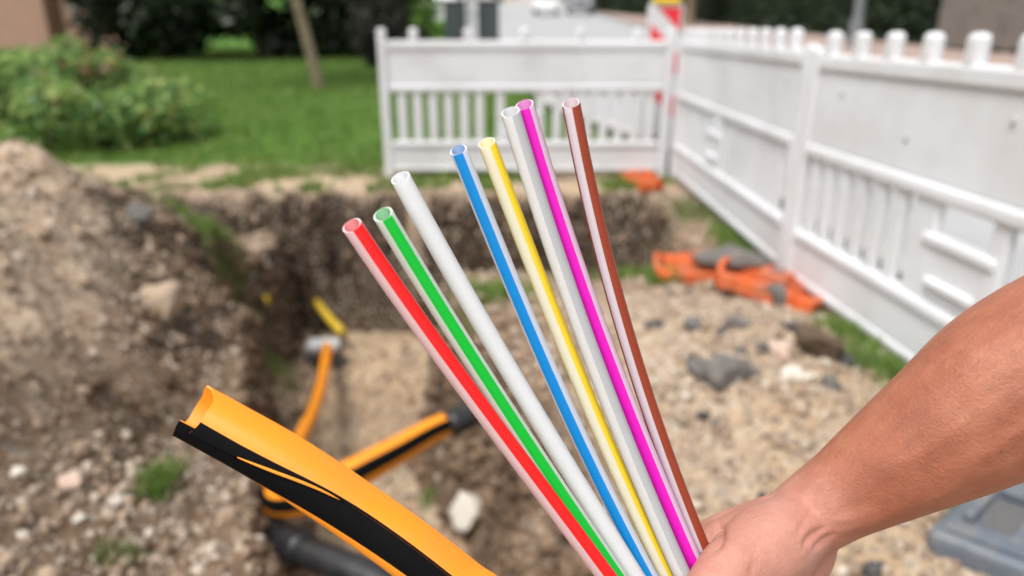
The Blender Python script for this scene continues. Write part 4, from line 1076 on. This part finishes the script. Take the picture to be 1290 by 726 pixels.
wr = W_[0]; ax = np.array(at(880, 720, .45)) - wr; ax /= np.linalg.norm(ax)
pal = sstep(-.035, .012, (co - wr) @ ax)
nr = np.empty(len(me2.vertices) * 3, dtype=np.float32); me2.vertices.foreach_get('normal', nr); nr = nr.reshape(-1, 3)
def groove(pts, depth, width):
    """crease (depth > 0) or raised cord (depth < 0) along a line drawn on the skin"""
    global co
    L_ = np.array([[*at(*p)] for p in pts]); L_, _ = catmull(L_, 40)
    o = np.array([0, 0, CAM_Z]); u = co - o; dist = np.linalg.norm(u, axis=1); u = u / dist[:, None]
    w = L_ - o; w = w / np.linalg.norm(w, axis=1)[:, None]
    best = np.full(len(co), 9.0)
    for q, e in zip(w, np.sin(np.linspace(.15, np.pi - .15, 40)) ** .5): best = np.minimum(best, np.linalg.norm(u - q, axis=1) * .43 + .004 * (1 - e))
    facing = (nr * -u).sum(1) > -.1
    co = co - nr * (depth * np.exp(-(best / width) ** 2) * facing * (dist < .52))[:, None]
for pts, dp, wd in [([(1012, 690, .44), (1022, 676, .44), (1040, 664, .44)], .0022, .0022), ([(1024, 694, .44), (1036, 682, .44), (1052, 672, .44)], .0018, .0020),
                    ([(1004, 676, .43), (1014, 655, .43), (1024, 640, .43)], .0009, .0022), ([(1000, 650, .43), (1010, 640, .43), (1016, 630, .43)], .0006, .0018),
                    ([(898, 694, .43), (907, 676, .43), (905, 660, .43)], .0034, .0030), ([(893, 682, .43), (896, 668, .43)], .0014, .0016),
                    ([(944, 726, .41), (950, 706, .41)], .0008, .0018), ([(905, 724, .41), (915, 712, .41)], .0006, .0016),
                    ([(1050, 655, .44), (1075, 652, .43), (1110, 640, .43)], -.0009, .0030), ([(1060, 668, .44), (1120, 650, .43), (1200, 618, .41)], -.0012, .0040),
                    ([(1010, 618, .44), (1080, 560, .43), (1170, 490, .42)], -.0008, .0045), ([(1120, 590, .43), (1180, 555, .42), (1260, 500, .40)], -.0007, .0035),
                    ([(1140, 632, .43), (1220, 590, .41), (1290, 540, .40)], -.0012, .0050)]:
    groove(pts, dp, wd)
me2.vertices.foreach_set('co', co.astype(np.float32).ravel()); me2.update()
pa = me2.attributes.new('palm', 'FLOAT', 'POINT'); pa.data.foreach_set('value', pal.astype(np.float32))
body.data.materials.clear(); body.data.materials.append(M['skin'])
tag(body, 'bare right forearm and hand gripping the fan of coloured tubes', 'person')
# fine hair on the forearm
ea = np.array(at(1290, 480, .40)); fa_ = wr - ea; fl_ = np.linalg.norm(fa_); fa_ /= fl_
tpos = (co - ea) @ fa_
ok_ = np.where((tpos > -.10) & (tpos < fl_ - .02) & (nr @ np.array(CU) > -.35))[0]
pick = RNG.choice(ok_, 2600, replace=False)
hp, hn = co[pick], nr[pick]
hd = fa_[None] * .9 + hn * RNG.uniform(.25, .7, (len(pick), 1)) - np.array(CU)[None] * RNG.uniform(-.1, .5, (len(pick), 1)); hd /= np.linalg.norm(hd, axis=1)[:, None]
hl_ = RNG.uniform(.004, .010, (len(pick), 1)); hs = np.cross(hd, hn); hs /= np.linalg.norm(hs, axis=1)[:, None] + 1e-9
hv = np.stack([hp - hs * 4e-5, hp + hs * 4e-5, hp + hd * hl_ * .6 + hs * 3e-5, hp + hd * hl_ * .6 - hs * 3e-5, hp + hd * hl_ - hn * hl_ * .2], 1)
i0 = (np.arange(len(pick)) * 5)[:, None]
hf = np.concatenate([np.concatenate([i0, i0 + 1, i0 + 2], 1), np.concatenate([i0, i0 + 2, i0 + 3], 1), np.concatenate([i0 + 3, i0 + 2, i0 + 4], 1)])
tag(link('arm_hair', mesh_np('arm_hair', hv.reshape(-1, 3), hf), M['hair'], body), kind='stuff')
# sleeve on the upper arm
sd = (shoulder - elbow) / np.linalg.norm(shoulder - elbow)
Pn, _ = catmull(np.array([elbow + sd * .15, elbow + sd * .20, elbow + sd * .26, shoulder + sd * .02]), 14)
link('sleeve', sweep(Pn, np.linspace(.066, .072, 14), 28, caps=True), M['sleeve'], body, smooth=True)
